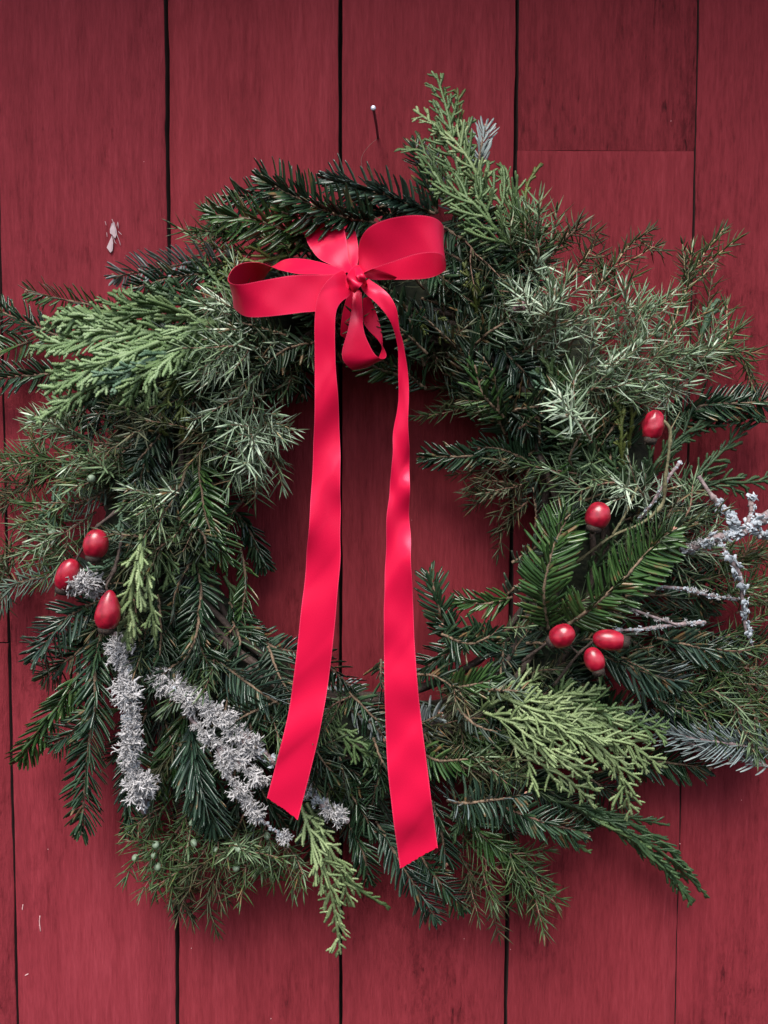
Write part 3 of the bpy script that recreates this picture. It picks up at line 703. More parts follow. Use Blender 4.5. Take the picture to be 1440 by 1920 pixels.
# --- cedar, top
cedar([(905,470,.06),(880,390,.075),(855,300,.07),(840,215,.06),(818,138,.045)], 32, 'mid', roll=15, a0=36, label='tallest cedar spray standing up at the top of the wreath')
cedar([(885,420,.055),(840,360,.062),(800,290,.055),(762,278,.045)], 26, 'mid', roll=25)
cedar([(930,430,.06),(895,330,.075),(850,262,.07),(775,205,.05)], 20, 'bright', roll=10)
cedar([(890,300,.055),(862,240,.05),(857,165,.04)], 16, 'olive', roll=-40, a0=26)
cedar([(985,490,.065),(930,430,.08),(880,375,.082),(815,340,.07)], 34, 'mid', roll=0, label='broad cedar spray behind the right bow loop')
cedar([(990,470,.06),(950,400,.07),(915,350,.065),(880,310,.05)], 26, 'mid', roll=10)
cedar([(975,440,.06),(960,370,.055),(940,310,.04)], 16, 'mid', roll=-30, a0=26)
cedar([(985,440,.06),(984,390,.055),(990,345,.045),(1015,306,.04)], 8, 'olive', roll=0, a0=24, label='single thin cedar tip sticking up right of the tallest spray')
cedar([(895,590,.07),(888,545,.08),(868,492,.082)], 11, 'olive', roll=10)
cedar([(900,580,.07),(897,540,.08),(893,512,.082)], 8, 'olive', roll=10)
# --- cedar, upper left
cedar([(470,570,.055),(420,540,.065),(360,512,.06)], 24, 'mid', roll=10)
cedar([(540,480,.06),(470,495,.068),(395,520,.06)], 20, 'olive', roll=0)
cedar([(560,440,.05),(540,470,.055),(550,500,.05)], 16, 'olive', roll=0)
fan = [((420,585),(330,560),(250,552),'dark',26,.066), ((400,600),(300,580),(190,560),'mid',28,.070), ((330,600),(230,588),(95,585),'mid',26,.074),
       ((300,610),(190,610),(62,612),'fan',26,.078), ((340,620),(200,632),(30,655),'fan',28,.083), ((360,630),(240,660),(66,700),'mid',26,.085),
       ((300,640),(180,690),(60,735),'fan',25,.088), ((310,650),(190,715),(40,790),'fan',22,.083), ((330,650),(240,700),(112,765),'blue',22,.090),
       ((330,660),(265,710),(185,765),'mid',22,.092), ((370,640),(300,690),(240,775),'fan',20,.094), ((420,620),(350,640),(262,690),'mid',26,.096),
       ((430,600),(360,615),(280,640),'fan',24,.098), ((400,640),(350,680),(300,720),'mid',20,.094), ((230,600),(150,600),(60,598),'fan',18,.080)]
for k, (p0, p1, p2, kd, wd_, h_) in enumerate(fan):
    p2 = (p2[0] + 26, p2[1]); h_ += .012 if k in (6, 7, 8, 9, 10) else 0
    cedar([(*p0, h_ - .022), (*p1, h_), (*p2, h_ - .022)], wd_, kd, roll=float(rng.normal(0, 9)), a0=25, label='broad cedar fan sweeping left and down at the upper left' if k == 4 else None, drop=.08, scale_w=1.3, sp=5.4)
cedar([(340,680,.075),(325,720,.09),(308,760,.09),(300,812,.08)], 15, 'olive', roll=0, label='yellow green cedar tip hanging under the cedar fan')
cedar([(345,720,.075),(340,770,.087),(345,825,.08)], 13, 'olive', roll=0)
cedar([(430,820,.05),(395,850,.06),(350,870,.06)], 14, 'olive', roll=0)
# --- cedar, left
cedar([(266,1000,.09),(255,1060,.103),(245,1130,.10),(238,1206,.088)], 23, 'bright', roll=0, a0=26, scale_w=1.15, label='pale green cedar spray hanging beside the lowest left rose hip')
cedar([(270,1030,.085),(276,1080,.098),(284,1140,.098),(292,1212,.085)], 15, 'bright', roll=5, a0=24)
cedar([(300,960,.06),(300,1030,.075),(320,1090,.075),(345,1140,.065)], 24, 'mid', roll=0, a0=32)
cedar([(330,960,.06),(360,1030,.07),(385,1090,.06)], 22, 'mid', roll=0, a0=32)
cedar([(230,960,.06),(215,1010,.075),(180,1040,.06)], 16, 'blue', roll=0)
cedar([(240,1020,.06),(205,1060,.07),(165,1075,.065)], 14, 'blue', roll=0)
cedar([(420,1080,.035),(445,1130,.04),(475,1180,.03)], 13, 'mid', roll=0, a0=28)
cedar([(120,860,.05),(110,940,.06),(85,1010,.05)], 20, 'blue', roll=0)
# --- cedar, bottom
cedar([(560,1500,.065),(585,1570,.078),(612,1640,.075),(628,1710,.065),(639,1790,.05)], 24, 'bright', roll=5, a0=30, label='bright cedar spray hanging lowest under the left ribbon tail')
cedar([(575,1505,.06),(610,1575,.07),(640,1640,.065),(655,1700,.05)], 20, 'bright', roll=0, a0=30)
cedar([(630,1620,.045),(670,1665,.045),(732,1703,.03)], 10, 'mid', roll=0, a0=28)
cedar([(595,1345,.06),(640,1375,.072),(680,1410,.07),(725,1440,.06)], 18, 'mid', roll=0, a0=42, label='cedar spray between the two ribbon tails')
cedar([(585,1410,.05),(620,1440,.06),(655,1495,.055)], 14, 'olive', roll=0, a0=34)
cedar([(560,1240,.03),(600,1250,.04)], 10, 'dark')
cedar([(890,1340,.06),(940,1310,.075),(985,1282,.075),(1030,1262,.065)], 21, 'bright', roll=0, a0=34)
cedar([(905,1335,.07),(960,1355,.088),(1030,1375,.088),(1100,1385,.08),(1165,1408,.065)], 30, 'bright', roll=0, a0=34, label='bright lacy cedar spray right of the right ribbon tail')
cedar([(960,1340,.07),(1040,1350,.088),(1110,1390,.088),(1160,1440,.08),(1185,1530,.065)], 28, 'bright', roll=5, a0=34)
cedar([(1000,1310,.07),(1080,1330,.082),(1160,1375,.08),(1240,1440,.06)], 28, 'bright', roll=-5, a0=34)
cedar([(1040,1360,.065),(1100,1350,.078),(1160,1350,.075),(1250,1375,.06)], 24, 'mid', roll=0, a0=36)
cedar([(940,1370,.065),(990,1420,.078),(1050,1450,.078),(1112,1505,.065)], 24, 'bright', roll=0, a0=36)
cedar([(900,1370,.06),(930,1420,.07),(985,1460,.068)], 20, 'mid', roll=0, a0=36)
cedar([(1040,1340,.065),(1052,1290,.075),(1060,1255,.072)], 16, 'mid', roll=0, a0=34)
cedar([(1090,1340,.06),(1120,1300,.065),(1130,1262,.055)], 16, 'mid', roll=10, a0=34)
cedar([(1040,1500,.05),(1100,1525,.05),(1180,1560,.045),(1255,1610,.035),(1330,1684,.02)], 17, 'dark', roll=30, a0=20, label='dark feathery cedar spray pointing down and right at the bottom')
cedar([(1060,1510,.045),(1130,1540,.045),(1200,1590,.035),(1290,1650,.02)], 22, 'dark', roll=-30, a0=17)
cedar([(1080,1520,.04),(1150,1545,.05),(1230,1610,.04),(1300,1690,.025)], 24, 'dark', roll=0, a0=15)
cedar([(1100,1515,.045),(1170,1540,.045),(1240,1580,.035),(1310,1655,.02)], 20, 'dark', roll=10, a0=15)
cedar([(1030,1500,.05),(1120,1520,.05),(1190,1535,.04),(1256,1548,.03)], 15, 'dark', roll=20, a0=24)
cedar([(1110,1535,.05),(1160,1560,.05),(1222,1592,.04)], 7, 'mid', roll=0, a0=26)
cedar([(1000,1540,.05),(1050,1565,.055),(1108,1600,.04)], 12, 'mid', roll=0, a0=30)
# --- cedar, right
cedar([(1185,905,.06),(1130,870,.075),(1080,830,.075),(1015,745,.065)], 28, 'dark', roll=0, a0=34)
cedar([(1175,900,.06),(1165,850,.08),(1165,790,.085),(1155,700,.08)], 11, 'olive', roll=0, a0=26, label='yellow green curling cedar tip left of the upper right rose hip')
cedar([(1170,870,.06),(1185,790,.078),(1182,730,.08),(1200,690,.07)], 9, 'olive', roll=0, a0=26)
cedar([(1200,940,.06),(1160,890,.078),(1110,860,.078),(1040,850,.065)], 30, 'dark', roll=-10, a0=36)
cedar([(1210,930,.06),(1230,870,.07),(1290,810,.06),(1370,770,.045)], 26, 'dark', roll=10, a0=30)
cedar([(1190,960,.05),(1150,930,.07),(1090,910,.06)], 22, 'dark', roll=0, a0=36)
cedar([(1260,920,.045),(1310,890,.05),(1370,830,.04),(1420,780,.03)], 20, 'dark', roll=20, a0=26)
cedar([(1270,930,.03),(1330,905,.035),(1390,905,.03),(1455,900,.02)], 22, 'dark', roll=0, a0=30, label='dark cedar spray near the right edge above the lichen twig')
cedar([(1050,760,.06),(1032,700,.075),(1018,650,.07)], 18, 'mid', roll=0, a0=26)
cedar([(1060,790,.065),(1040,745,.08),(1005,700,.075)], 16, 'blue', roll=0, a0=28)
cedar([(760,590,.06),(815,610,.07),(890,645,.062)], 20, 'olive', roll=0, a0=34)
cedar([(800,630,.055),(850,620,.065),(900,640,.055)], 14, 'dark', roll=0, a0=34)
cedar([(700,690,.03),(760,680,.04),(800,665,.04)], 12, 'dark', roll=0, a0=30)
cedar([(1310,650,.055),(1325,600,.06),(1345,560,.05)], 9, 'blue', roll=0, a0=24, scale_w=1.3)

# --- juniper, upper right
J = juniper
J([(950,520,.06),(985,450,.085),(975,400,.08)], 'green', twigs=4)
J([(1030,500,.07),(985,430,.085),(1000,395,.07)], 'green', twigs=4)
J([(990,520,.065),(1010,480,.09),(1000,425,.085)], 'grey', twigs=3, label='juniper tip with a reddish stem right of the bow')
J([(960,560,.06),(1040,470,.08),(1085,412,.06)], 'brown', twigs=4)
J([(1040,560,.07),(1085,500,.065),(1118,452,.045)], 'brown', twigs=3, bark=BK_TAN, L=12)
J([(1100,560,.05),(1145,505,.05),(1180,460,.045),(1222,430,.035)], 'brown', twigs=2, bark=BK_TAN, L=11, label='bare tipped juniper twig standing out against the wall')
J([(1120,610,.05),(1150,560,.05),(1130,500,.04)], 'green', twigs=3)
J([(1040,640,.08),(1045,580,.098),(1062,525,.095)], 'grey', twigs=4, L=15)
J([(1000,620,.08),(1000,560,.092),(1030,530,.09)], 'grey', twigs=4)
J([(1060,660,.07),(1100,600,.085),(1135,560,.075)], 'grey', twigs=5)
J([(980,660,.07),(1030,620,.088),(1050,590,.085)], 'grey', twigs=4)
J([(1140,700,.07),(1185,650,.085),(1195,590,.078),(1205,545,.065)], 'grey', twigs=5, berries=2, L=14)
J([(1165,650,.07),(1190,610,.085),(1212,575,.08)], 'grey', twigs=3, L=15, label='spiky juniper star at the upper right')
J([(1210,680,.06),(1255,620,.06),(1285,545,.055),(1310,490,.045),(1358,428,.035)], 'green', twigs=5, bark=BK_TAN, L=12, berries=2, label='longest juniper twig reaching up at the right')
J([(1270,590,.055),(1288,540,.055),(1283,482,.045)], 'brown', twigs=2, bark=BK_TAN, L=9)
J([(1120,740,.07),(1180,690,.088),(1250,665,.085),(1300,655,.07)], 'grey', twigs=7, berries=2)
J([(1080,760,.07),(1140,700,.088),(1200,640,.08)], 'grey', twigs=6)
J([(1200,760,.06),(1240,700,.078),(1270,640,.07)], 'grey', twigs=6, berries=1)
J([(1230,740,.06),(1290,700,.068),(1330,650,.055)], 'grey', twigs=5)
J([(1290,700,.05),(1340,660,.055),(1390,610,.04)], 'green', twigs=3, bark=BK_TAN, L=14)
J([(1300,680,.05),(1360,665,.05),(1400,680,.04),(1412,735,.035)], 'green', twigs=2, bark=BK_TAN, L=13)
J([(1320,700,.05),(1310,640,.06),(1340,580,.045)], 'green', twigs=3)
J([(1110,830,.085),(1080,770,.10),(1075,700,.095)], 'grey', twigs=2, L=18, W=1.5, spread=62, label='large star of pale juniper needles left of the yellow green cedar tip')
J([(1130,780,.07),(1160,740,.085),(1230,730,.08)], 'grey', twigs=5)
J([(1240,700,.065),(1245,760,.07),(1260,790,.06)], 'grey', twigs=2)
J([(900,560,.06),(930,620,.075),(960,650,.07)], 'grey', twigs=3)
J([(880,500,.06),(930,540,.075),(960,600,.07)], 'green', twigs=4)
J([(858,440,.070),(880,460,.08),(900,490,.08)], 'brown', twigs=2, L=10, bark=BK_RED)
J([(1000,700,.06),(1010,650,.075),(1050,640,.075)], 'grey', twigs=4)
J([(1060,720,.06),(1110,670,.08),(1150,620,.075)], 'grey', twigs=5)
# --- juniper, inner right
J([(960,760,.05),(900,740,.055),(815,725,.035)], 'brown', twigs=4, L=12)
J([(980,820,.05),(900,780,.055),(840,760,.04)], 'green', twigs=4, L=12)
J([(990,880,.05),(930,880,.05),(850,890,.03)], 'brown', twigs=5, L=12)
J([(1000,900,.05),(950,920,.05),(880,950,.03)], 'brown', twigs=5, L=12)
J([(990,940,.045),(960,965,.045),(930,995,.03)], 'brown', twigs=2, L=12)
J([(800,640,.05),(860,680,.06),(920,700,.06)], 'brown', twigs=5, L=12)
J([(750,640,.045),(800,680,.05),(870,700,.05)], 'green', twigs=4, L=12)
J([(1150,900,.07),(1090,890,.08),(1020,878,.07),(985,872,.06)], 'green', twigs=3, L=14)
J([(1200,930,.07),(1150,905,.09),(1090,920,.085),(1060,930,.075)], 'grey', twigs=5, L=15)
J([(1230,960,.06),(1200,920,.078),(1180,880,.07)], 'grey', twigs=4)
J([(1250,1000,.06),(1290,960,.07),(1300,900,.055)], 'grey', twigs=4)
# --- juniper, right edge and lower right
J([(1240,1040,.05),(1310,1040,.055),(1370,1020,.045)], 'grey', twigs=5, L=16)
J([(1280,1090,.045),(1350,1080,.05),(1420,1040,.035)], 'green', twigs=6, L=15)
J([(1330,1130,.04),(1390,1100,.045),(1450,1080,.03)], 'green', twigs=5, L=15)
J([(1340,1060,.04),(1400,1050,.04),(1455,1000,.03)], 'brown', twigs=4, L=14)
J([(1380,1150,.035),(1420,1130,.035),(1460,1150,.025)], 'brown', twigs=3, L=14)
J([(1240,1280,.05),(1310,1300,.055),(1380,1270,.04)], 'green', twigs=6, L=14)
J([(1290,1320,.045),(1360,1340,.05),(1440,1310,.035)], 'green', twigs=6, L=14)
J([(1330,1260,.04),(1390,1290,.04),(1450,1260,.03)], 'brown', twigs=4, L=14)
J([(1350,1370,.045),(1400,1350,.05),(1450,1370,.035)], 'green', twigs=4, L=15)
J([(1280,1220,.045),(1340,1260,.045),(1400,1240,.03)], 'green', twigs=4, L=13)
# --- juniper, bottom
J([(860,1560,.045),(920,1620,.055),(980,1660,.045),(1000,1715,.035)], 'green', twigs=7, L=14)
J([(900,1560,.045),(960,1600,.055),(1030,1660,.04)], 'green', twigs=6, L=14)
J([(930,1590,.045),(990,1650,.055),(1010,1700,.045)], 'green', twigs=4, L=14, label='juniper tuft at the bottom right of the wreath')
J([(860,1600,.04),(900,1660,.04),(950,1700,.03)], 'brown', twigs=4, L=13)
J([(820,1440,.055),(880,1410,.065),(940,1400,.065)], 'green', twigs=4, L=15)
J([(810,1330,.05),(870,1340,.06),(930,1345,.06)], 'green', twigs=4, L=14)
J([(370,1490,.04),(330,1560,.05),(280,1600,.04)], 'green', twigs=7, berries=3, L=13)
J([(420,1520,.045),(380,1600,.055),(330,1650,.045)], 'green', twigs=8, berries=2, L=13)
J([(460,1520,.045),(430,1590,.055),(390,1680,.045),(405,1745,.035)], 'brown', twigs=7, L=13, label='juniper twig hanging lowest at the lower left')
J([(500,1540,.045),(480,1600,.06),(440,1650,.05)], 'green', twigs=7, berries=3, L=13)
J([(540,1560,.045),(530,1610,.06),(510,1660,.05)], 'green', twigs=7, berries=2, L=13)
J([(350,1540,.035),(310,1610,.04),(290,1680,.03)], 'green', twigs=6, L=13, berries=1)
J([(430,1560,.05),(460,1600,.065),(500,1610,.06)], 'green', twigs=5, L=13, berries=2)
J([(330,1480,.04),(300,1530,.045),(270,1580,.035)], 'green', twigs=5, L=13, berries=1)
J([(400,1600,.04),(350,1660,.04),(330,1700,.03)], 'brown', twigs=4, L=13)
# --- juniper, left
J([(520,620,.06),(470,640,.085),(400,650,.085),(345,690,.07)], 'grey', twigs=6, L=17, W=1.5, label='pale juniper sprig between the cedar fan and the bow')
J([(500,600,.06),(460,600,.08),(420,560,.075),(375,600,.07)], 'grey', twigs=4, L=17)
J([(560,640,.05),(510,660,.07),(450,690,.07)], 'grey', twigs=5, L=15)
J([(430,700,.07),(395,700,.09),(350,705,.085)], 'grey', twigs=2, L=19, W=1.6, spread=50)
J([(500,700,.06),(460,740,.08),(430,790,.075)], 'grey', twigs=6, L=16)
J([(480,760,.05),(500,800,.065),(520,860,.05)], 'grey', twigs=5, L=15, bark=BK_TAN)
J([(470,780,.06),(450,840,.08),(450,900,.07)], 'grey', twigs=6, L=17, W=1.4, label='spiky pale juniper along the left inner edge')
J([(520,790,.045),(500,860,.055),(470,930,.045)], 'grey', twigs=4, L=15, bark=BK_TAN)
J([(420,760,.06),(390,800,.075),(370,850,.07)], 'grey', twigs=4, L=15)
J([(570,660,.04),(540,700,.05),(500,740,.045)], 'green', twigs=5, L=14)
J([(600,600,.045),(570,650,.05),(540,690,.045)], 'green', twigs=4, L=13)
J([(480,480,.055),(420,470,.06),(370,455,.05)], 'green', twigs=4, L=13)
J([(470,430,.05),(420,430,.05),(375,440,.04)], 'green', twigs=4, L=12)
J([(250,830,.055),(180,830,.065),(110,810,.05),(60,790,.035)], 'grey', twigs=7, L=15)
J([(250,870,.055),(170,870,.07),(90,860,.055),(20,850,.035)], 'green', twigs=7, L=15)
J([(230,900,.055),(170,890,.075),(110,900,.06)], 'green', twigs=6, L=14, berries=1)
J([(200,930,.05),(120,950,.065),(60,980,.045)], 'green', twigs=7, L=14)
J([(180,960,.05),(120,1000,.065),(70,1030,.045)], 'grey', twigs=7, L=14, berries=1)
J([(170,980,.05),(130,1040,.06),(90,1060,.045)], 'green', twigs=5, L=13, berries=1)
J([(140,880,.035),(60,900,.035),(-10,960,.025)], 'brown', twigs=4, L=14)
J([(120,900,.03),(50,870,.035),(-10,870,.025)], 'green', twigs=4, L=15)
J([(60,1000,.025),(20,1050,.03),(-10,1090,.02)], 'brown', twigs=3, L=15)
J([(60,1100,.025),(10,1080,.03),(-20,1040,.02)], 'green', twigs=3, L=14)
J([(330,900,.06),(300,950,.075),(260,980,.075)], 'green', twigs=6, L=15)
J([(360,960,.06),(310,1000,.075),(290,1050,.07)], 'green', twigs=6, L=14)
J([(380,900,.055),(340,930,.07),(310,900,.07)], 'grey', twigs=4, L=15)
J([(260,820,.06),(220,860,.075),(190,900,.07)], 'green', twigs=5, L=13)
J([(190,740,.05),(120,800,.05),(60,830,.035)], 'grey', twigs=5, L=15)

# --- what lies underneath, filling the ring between the sprigs above
under = [((330,1290),(290,1380)),((310,1300),(330,1420)),((280,1330),(215,1420)),((350,1400),(300,1500)),((400,1420),(350,1540)),((440,1440),(450,1560)),((480,1460),(540,1550)),((250,1380),(250,1480)),
         ((300,1430),(270,1530)),((380,1480),(420,1590)),((500,1500),(470,1600)),((560,1500),(600,1600)),((960,1440),(1060,1500)),((1000,1460),(1110,1540)),((1080,1440),(1170,1500)),((1100,1400),(1210,1450)),
         ((900,1450),(960,1560)),((1120,1330),(1220,1330)),((1180,1200),(1290,1250)),((1200,1140),(1300,1180)),((1190,1250),(1290,1300)),((1240,1090),(1340,1130)),((1230,1330),(1330,1360)),((1020,1240),(1120,1300)),
         ((820,420),(900,470)),((830,470),(930,520)),((850,400),(930,430)),((800,500),(880,560)),((880,430),(960,520)),((900,500),(1000,540)),((840,540),(940,600)),((930,460),(1010,500)),
         ((980,1180),(1060,1260)),((200,1150),(120,1200)),((220,1230),(120,1330)),((170,1200),(80,1270)),((1220,960),(1320,980)),((1230,1020),(1330,1050))]
for k, ((x0, y0), (x1, y1)) in enumerate(under):
    fir([(x0, y0, .035), ((x0 + x1) / 2 + rng.normal() * 6, (y0 + y1) / 2, .046), (x1, y1, .030)], L=19, kind=('shaded', 'dark', 'shaded')[k % 3], roll=rng.normal() * 20, dens=1.1, bud=False) if y0 > 620 else \
    fir([(x0, y0, .064), ((x0 + x1) / 2, (y0 + y1) / 2, .072), (x1, y1, .066)], L=20, kind=('shaded', 'dark')[k % 2], roll=rng.normal() * 15, dens=1.2, bud=False)

for g in ([(1230,1290,.04),(1330,1310,.045),(1440,1330,.03)], [(1220,1340,.035),(1320,1370,.04),(1430,1400,.03)], [(1260,1240,.035),(1350,1270,.04),(1450,1280,.03)], [(1300,1180,.035),(1380,1210,.035),(1450,1200,.025)],
          [(1180,1420,.03),(1260,1430,.035),(1330,1440,.025)]):
    fir(g, L=18, kind='dark', roll=rng.normal() * 20, dens=1.1)
fir([(1450,1440,.05),(1370,1420,.055),(1270,1385,.052),(1170,1335,.045)], L=22, W=1.1, kind='silver', roll=50, ang=42, dens=.7, brush=.5, bark=BK_GREY)
J([(1400,1290,.05),(1420,1350,.055),(1455,1400,.045)], 'green', twigs=4, L=13)
J([(1330,1290,.055),(1390,1330,.06),(1430,1400,.045)], 'grey', twigs=4, L=13)
J([(1300,1240,.05),(1350,1200,.055),(1410,1170,.04)], 'green', twigs=4, L=13)

J([(470,640,.075),(430,650,.098),(395,640,.09)], 'grey', twigs=2, L=18, W=1.5, spread=60, label='pale spiky juniper star left of the bow')
J([(500,800,.06),(470,820,.085),(440,810,.08)], 'grey', twigs=2, L=18, W=1.4, spread=62)
J([(490,870,.055),(480,900,.075),(478,940,.06)], 'grey', twigs=2, L=16, spread=60, bark=BK_TAN)
cedar([(930,1300,.075),(1000,1330,.092),(1080,1345,.09),(1140,1372,.08)], 26, 'bright', roll=-8, a0=36)
cedar([(980,1390,.075),(1050,1420,.09),(1110,1460,.08)], 24, 'bright', roll=8, a0=36)
cedar([(1060,1330,.07),(1130,1330,.084),(1200,1352,.07)], 22, 'mid', roll=0, a0=36)

# ------------------------------------------------------------------ ribbon
def strip(name, rows, parent, n=70, m=7, bulge=0.0, th=.00022, ragged=0.0, seed=0, twist_noise=.0003, wave=0.0):
    """ribbon between two edges; rows = [(ax,ay,ah, bx,by,bh), ...] photo pixels + heights, a = one edge, b = the other"""
    A = np.array([P(*r[:3]) for r in rows]); B = np.array([P(*r[3:]) for r in rows])
    X = cat(np.hstack((A, B)), n); A, B = X[:, :3], X[:, 3:]
    u = np.linspace(0, 1, m); mid = (A + B) / 2; T = unit(np.gradient(mid, axis=0)); Nn = unit(np.cross(T, B - A))
    r = np.random.default_rng(seed); f = r.uniform(.5, 1.4, 3)
    s = np.r_[0, np.cumsum(np.linalg.norm(np.diff(mid, axis=0), axis=1))]
    V = A[:, None] * (1 - u)[None, :, None] + B[:, None] * u[None, :, None]
    V = V + Nn[:, None] * (bulge * 4 * u * (1 - u))[None, :, None]
    rip = sum(np.sin(s * 6.28 / (.045 * ff) + k * 2.1)[:, None] * np.cos(u * 3.1 * (k + 1) * .6 + k)[None] for k, ff in enumerate(f)) * twist_noise
    V = V + Nn[:, None] * rip[..., None]
    if wave:     # the ribbon remembers its spool: slow bends and a few slanting creases
        ph = r.uniform(0, 6.28, 4); sv_ = s[:, None] + (u[None] - .5) * .012
        V = V + Nn[:, None] * (wave * (np.sin(sv_ * 6.28 / .085 + ph[0]) + .5 * np.sin(sv_ * 6.28 / .047 + ph[1]) + .45 * np.tanh(np.sin((s[:, None] + (u[None] - .5) * .03) * 6.28 / .13 + ph[2]) * 6) * .6))[..., None]
    if ragged:
        jit = r.normal(size=m) * ragged; V[-1] += T[-1] * jit[:, None]
    off = Nn[:, None] * th / 2
    top = (V + off).reshape(-1, 3); bot = (V - off).reshape(-1, 3); k = n * m
    i = np.arange(n - 1)[:, None] * m; j = np.arange(m - 1)[None]
    q = np.stack((i + j, i + j + 1, i + m + j + 1, i + m + j), -1).reshape(-1, 4)
    a = Acc(); a.add(top, q); a.add(bot, q[:, ::-1]); vid = [np.arange(k), np.arange(k)]
    rim = [np.arange(n) * m, np.arange(n) * m + m - 1, np.arange(m), (n - 1) * m + np.arange(m)]
    for w_, ring in enumerate(rim):
        l_ = len(ring); e = np.arange(l_ - 1); qq = np.stack((e, e + 1, e + 1 + l_, e + l_), 1)
        a.add(np.vstack((top[ring], bot[ring])), qq if w_ in (0, 3) else qq[:, ::-1]); vid += [ring, ring]
    o = a.build(name, SATIN, parent)
    me = o.data; uvl = me.uv_layers.new(name='UVMap')
    vid = np.concatenate(vid); UV = np.stack((np.tile(u, n)[vid], np.repeat(s, m)[vid]), 1)
    li = np.empty(len(me.loops), int); me.loops.foreach_get('vertex_index', li)
    uvl.data.foreach_set('uv', UV[li].astype(np.float32).ravel())
    return o
bow = empty('ribbon_bow', P(668, 545, .085))
tag(bow, 'glossy red satin ribbon bow with two long tails hanging through the wreath', 'ribbon bow')
# left loop: back strand out, round the end, front strand back to the knot
strip('loop', [(650,511,.110, 640,519,.114), (622,499,.100, 600,515,.113), (580,487,.088, 560,515,.110), (540,487,.080, 528,506,.106), (512,500,.076, 500,494,.104), (486,528,.078, 474,491,.107),
               (456,556,.086, 446,498,.112), (440,570,.098, 431,516,.120), (447,584,.112, 431,529,.128), (466,594,.122, 452,533,.131),
               (508,593,.128, 500,524,.132), (560,586,.129, 548,516,.130), (615,578,.125, 605,515,.126), (655,540,.119, 648,514,.119)], bow, n=110, bulge=-.0004, seed=1, wave=.0006)
# right loop seen from below
strip('loop', [(672,500,.112, 676,515,.116), (672,462,.118, 696,505,.120), (688,430,.128, 732,493,.128), (722,412,.136, 778,478,.134), (770,404,.140, 812,474,.136),
               (812,408,.138, 831,480,.132), (832,424,.128, 838,497,.124), (824,440,.112, 832,510,.110), (790,448,.100, 800,522,.098), (745,465,.094, 745,524,.094),
               (705,487,.100, 700,520,.100), (678,500,.108, 680,516,.108)], bow, n=110, bulge=.0004, seed=2, wave=.0006)
strip('loop', [(678,510,.116, 676,518,.117), (690,504,.116, 690,522,.114), (712,507,.112, 705,525,.112), (745,520,.104, 740,524,.104)], bow, n=24, seed=12)
# loop going up and left behind the fir
strip('loop', [(655,512,.106, 668,510,.108), (632,502,.100, 655,492,.100), (600,486,.092, 650,455,.092), (580,462,.084, 644,425,.084), (570,440,.078, 630,405,.078), (545,412,.072, 590,372,.070), (538,390,.066, 560,365,.066)], bow, n=40, seed=3)
strip('loop', [(655,512,.100, 668,508,.100), (650,480,.092, 672,478,.092), (640,440,.082, 668,440,.082), (635,420,.074, 655,405,.074)], bow, n=24, seed=4)
# small loop hanging in the middle
strip('loop', [(662,545,.104, 678,548,.106), (660,575,.108, 680,590,.108), (652,620,.112, 681,612,.110), (642,655,.113, 686,632,.110), (643,675,.112, 700,660,.108),
               (656,690,.106, 713,672,.106), (668,693,.099, 723,671,.098), (700,683,.092, 723,660,.094), (716,655,.090, 711,640,.093), (716,625,.090, 690,618,.093), (705,585,.092, 681,600,.094), (692,555,.098, 680,560,.098)], bow, n=90, bulge=.0004, seed=5)
strip('loop', [(656,540,.104, 676,545,.104), (646,570,.101, 668,580,.100), (640,600,.097, 664,615,.097), (638,628,.092, 652,640,.090)], bow, n=24, seed=6)
# tails
strip('tail', [(640,508,.118, 659,535,.114), (622,518,.126, 655,554,.120), (606,536,.131, 640,566,.127), (594,562,.132, 630,586,.130), (590,598,.130, 628,630,.129), (590,650,.126, 629,680,.126),
               (590,740,.123, 634,745,.121), (588,830,.120, 638,830,.116), (584,910,.115, 638,905,.118), (579,985,.117, 638,960,.112), (574,1050,.110, 637,1045,.116), (564,1150,.109, 630,1150,.112),
               (553,1250,.108, 619,1252,.108), (538,1350,.106, 604,1350,.108), (518,1430,.105, 586,1430,.106), (500,1497,.104, 558,1539,.104)], bow, n=130, m=23, ragged=.0003, seed=7, twist_noise=.0003, wave=.0012)
strip('tail', [(674,532,.116, 690,521,.116), (684,549,.121, 713,538,.122), (709,572,.124, 732,556,.126), (731,600,.124, 744,580,.127), (745,640,.118, 749,615,.124),
               (747,680,.114, 757,650,.120), (745,740,.112, 766,735,.116), (740,810,.109, 768,810,.116), (734,870,.113, 768,870,.108), (731,915,.109, 768,915,.115), (726,975,.114, 769,975,.106), (723,1060,.107, 772,1060,.113),
               (720,1140,.111, 775,1140,.107), (720,1230,.108, 779,1230,.108), (722,1330,.107, 787,1325,.108), (726,1430,.106, 799,1420,.107), (737,1530,.104, 811,1515,.106), (750,1630,.100, 821,1590,.102)], bow, n=140, m=23, ragged=.0004, seed=8, twist_noise=.0003, wave=.0012)
# knot: crumpled ribbon wrapped once round the middle
def wrap(rows, n, seed, noise):
    return strip('knot', rows, bow, n=n, m=13, seed=seed, twist_noise=noise)
wrap([(676,498,.108, 682,512,.108), (664,500,.118, 686,520,.118), (655,509,.126, 682,528,.126), (650,520,.129, 674,539,.129), (651,534,.124, 668,547,.122), (656,545,.112, 664,550,.110)], 60, 31, .0007)
wrap([(662,500,.112, 671,496,.112), (665,506,.124, 678,505,.124), (668,516,.131, 684,519,.130), (676,530,.128, 688,530,.124), (684,540,.116, 690,535,.114)], 50, 32, .0005)

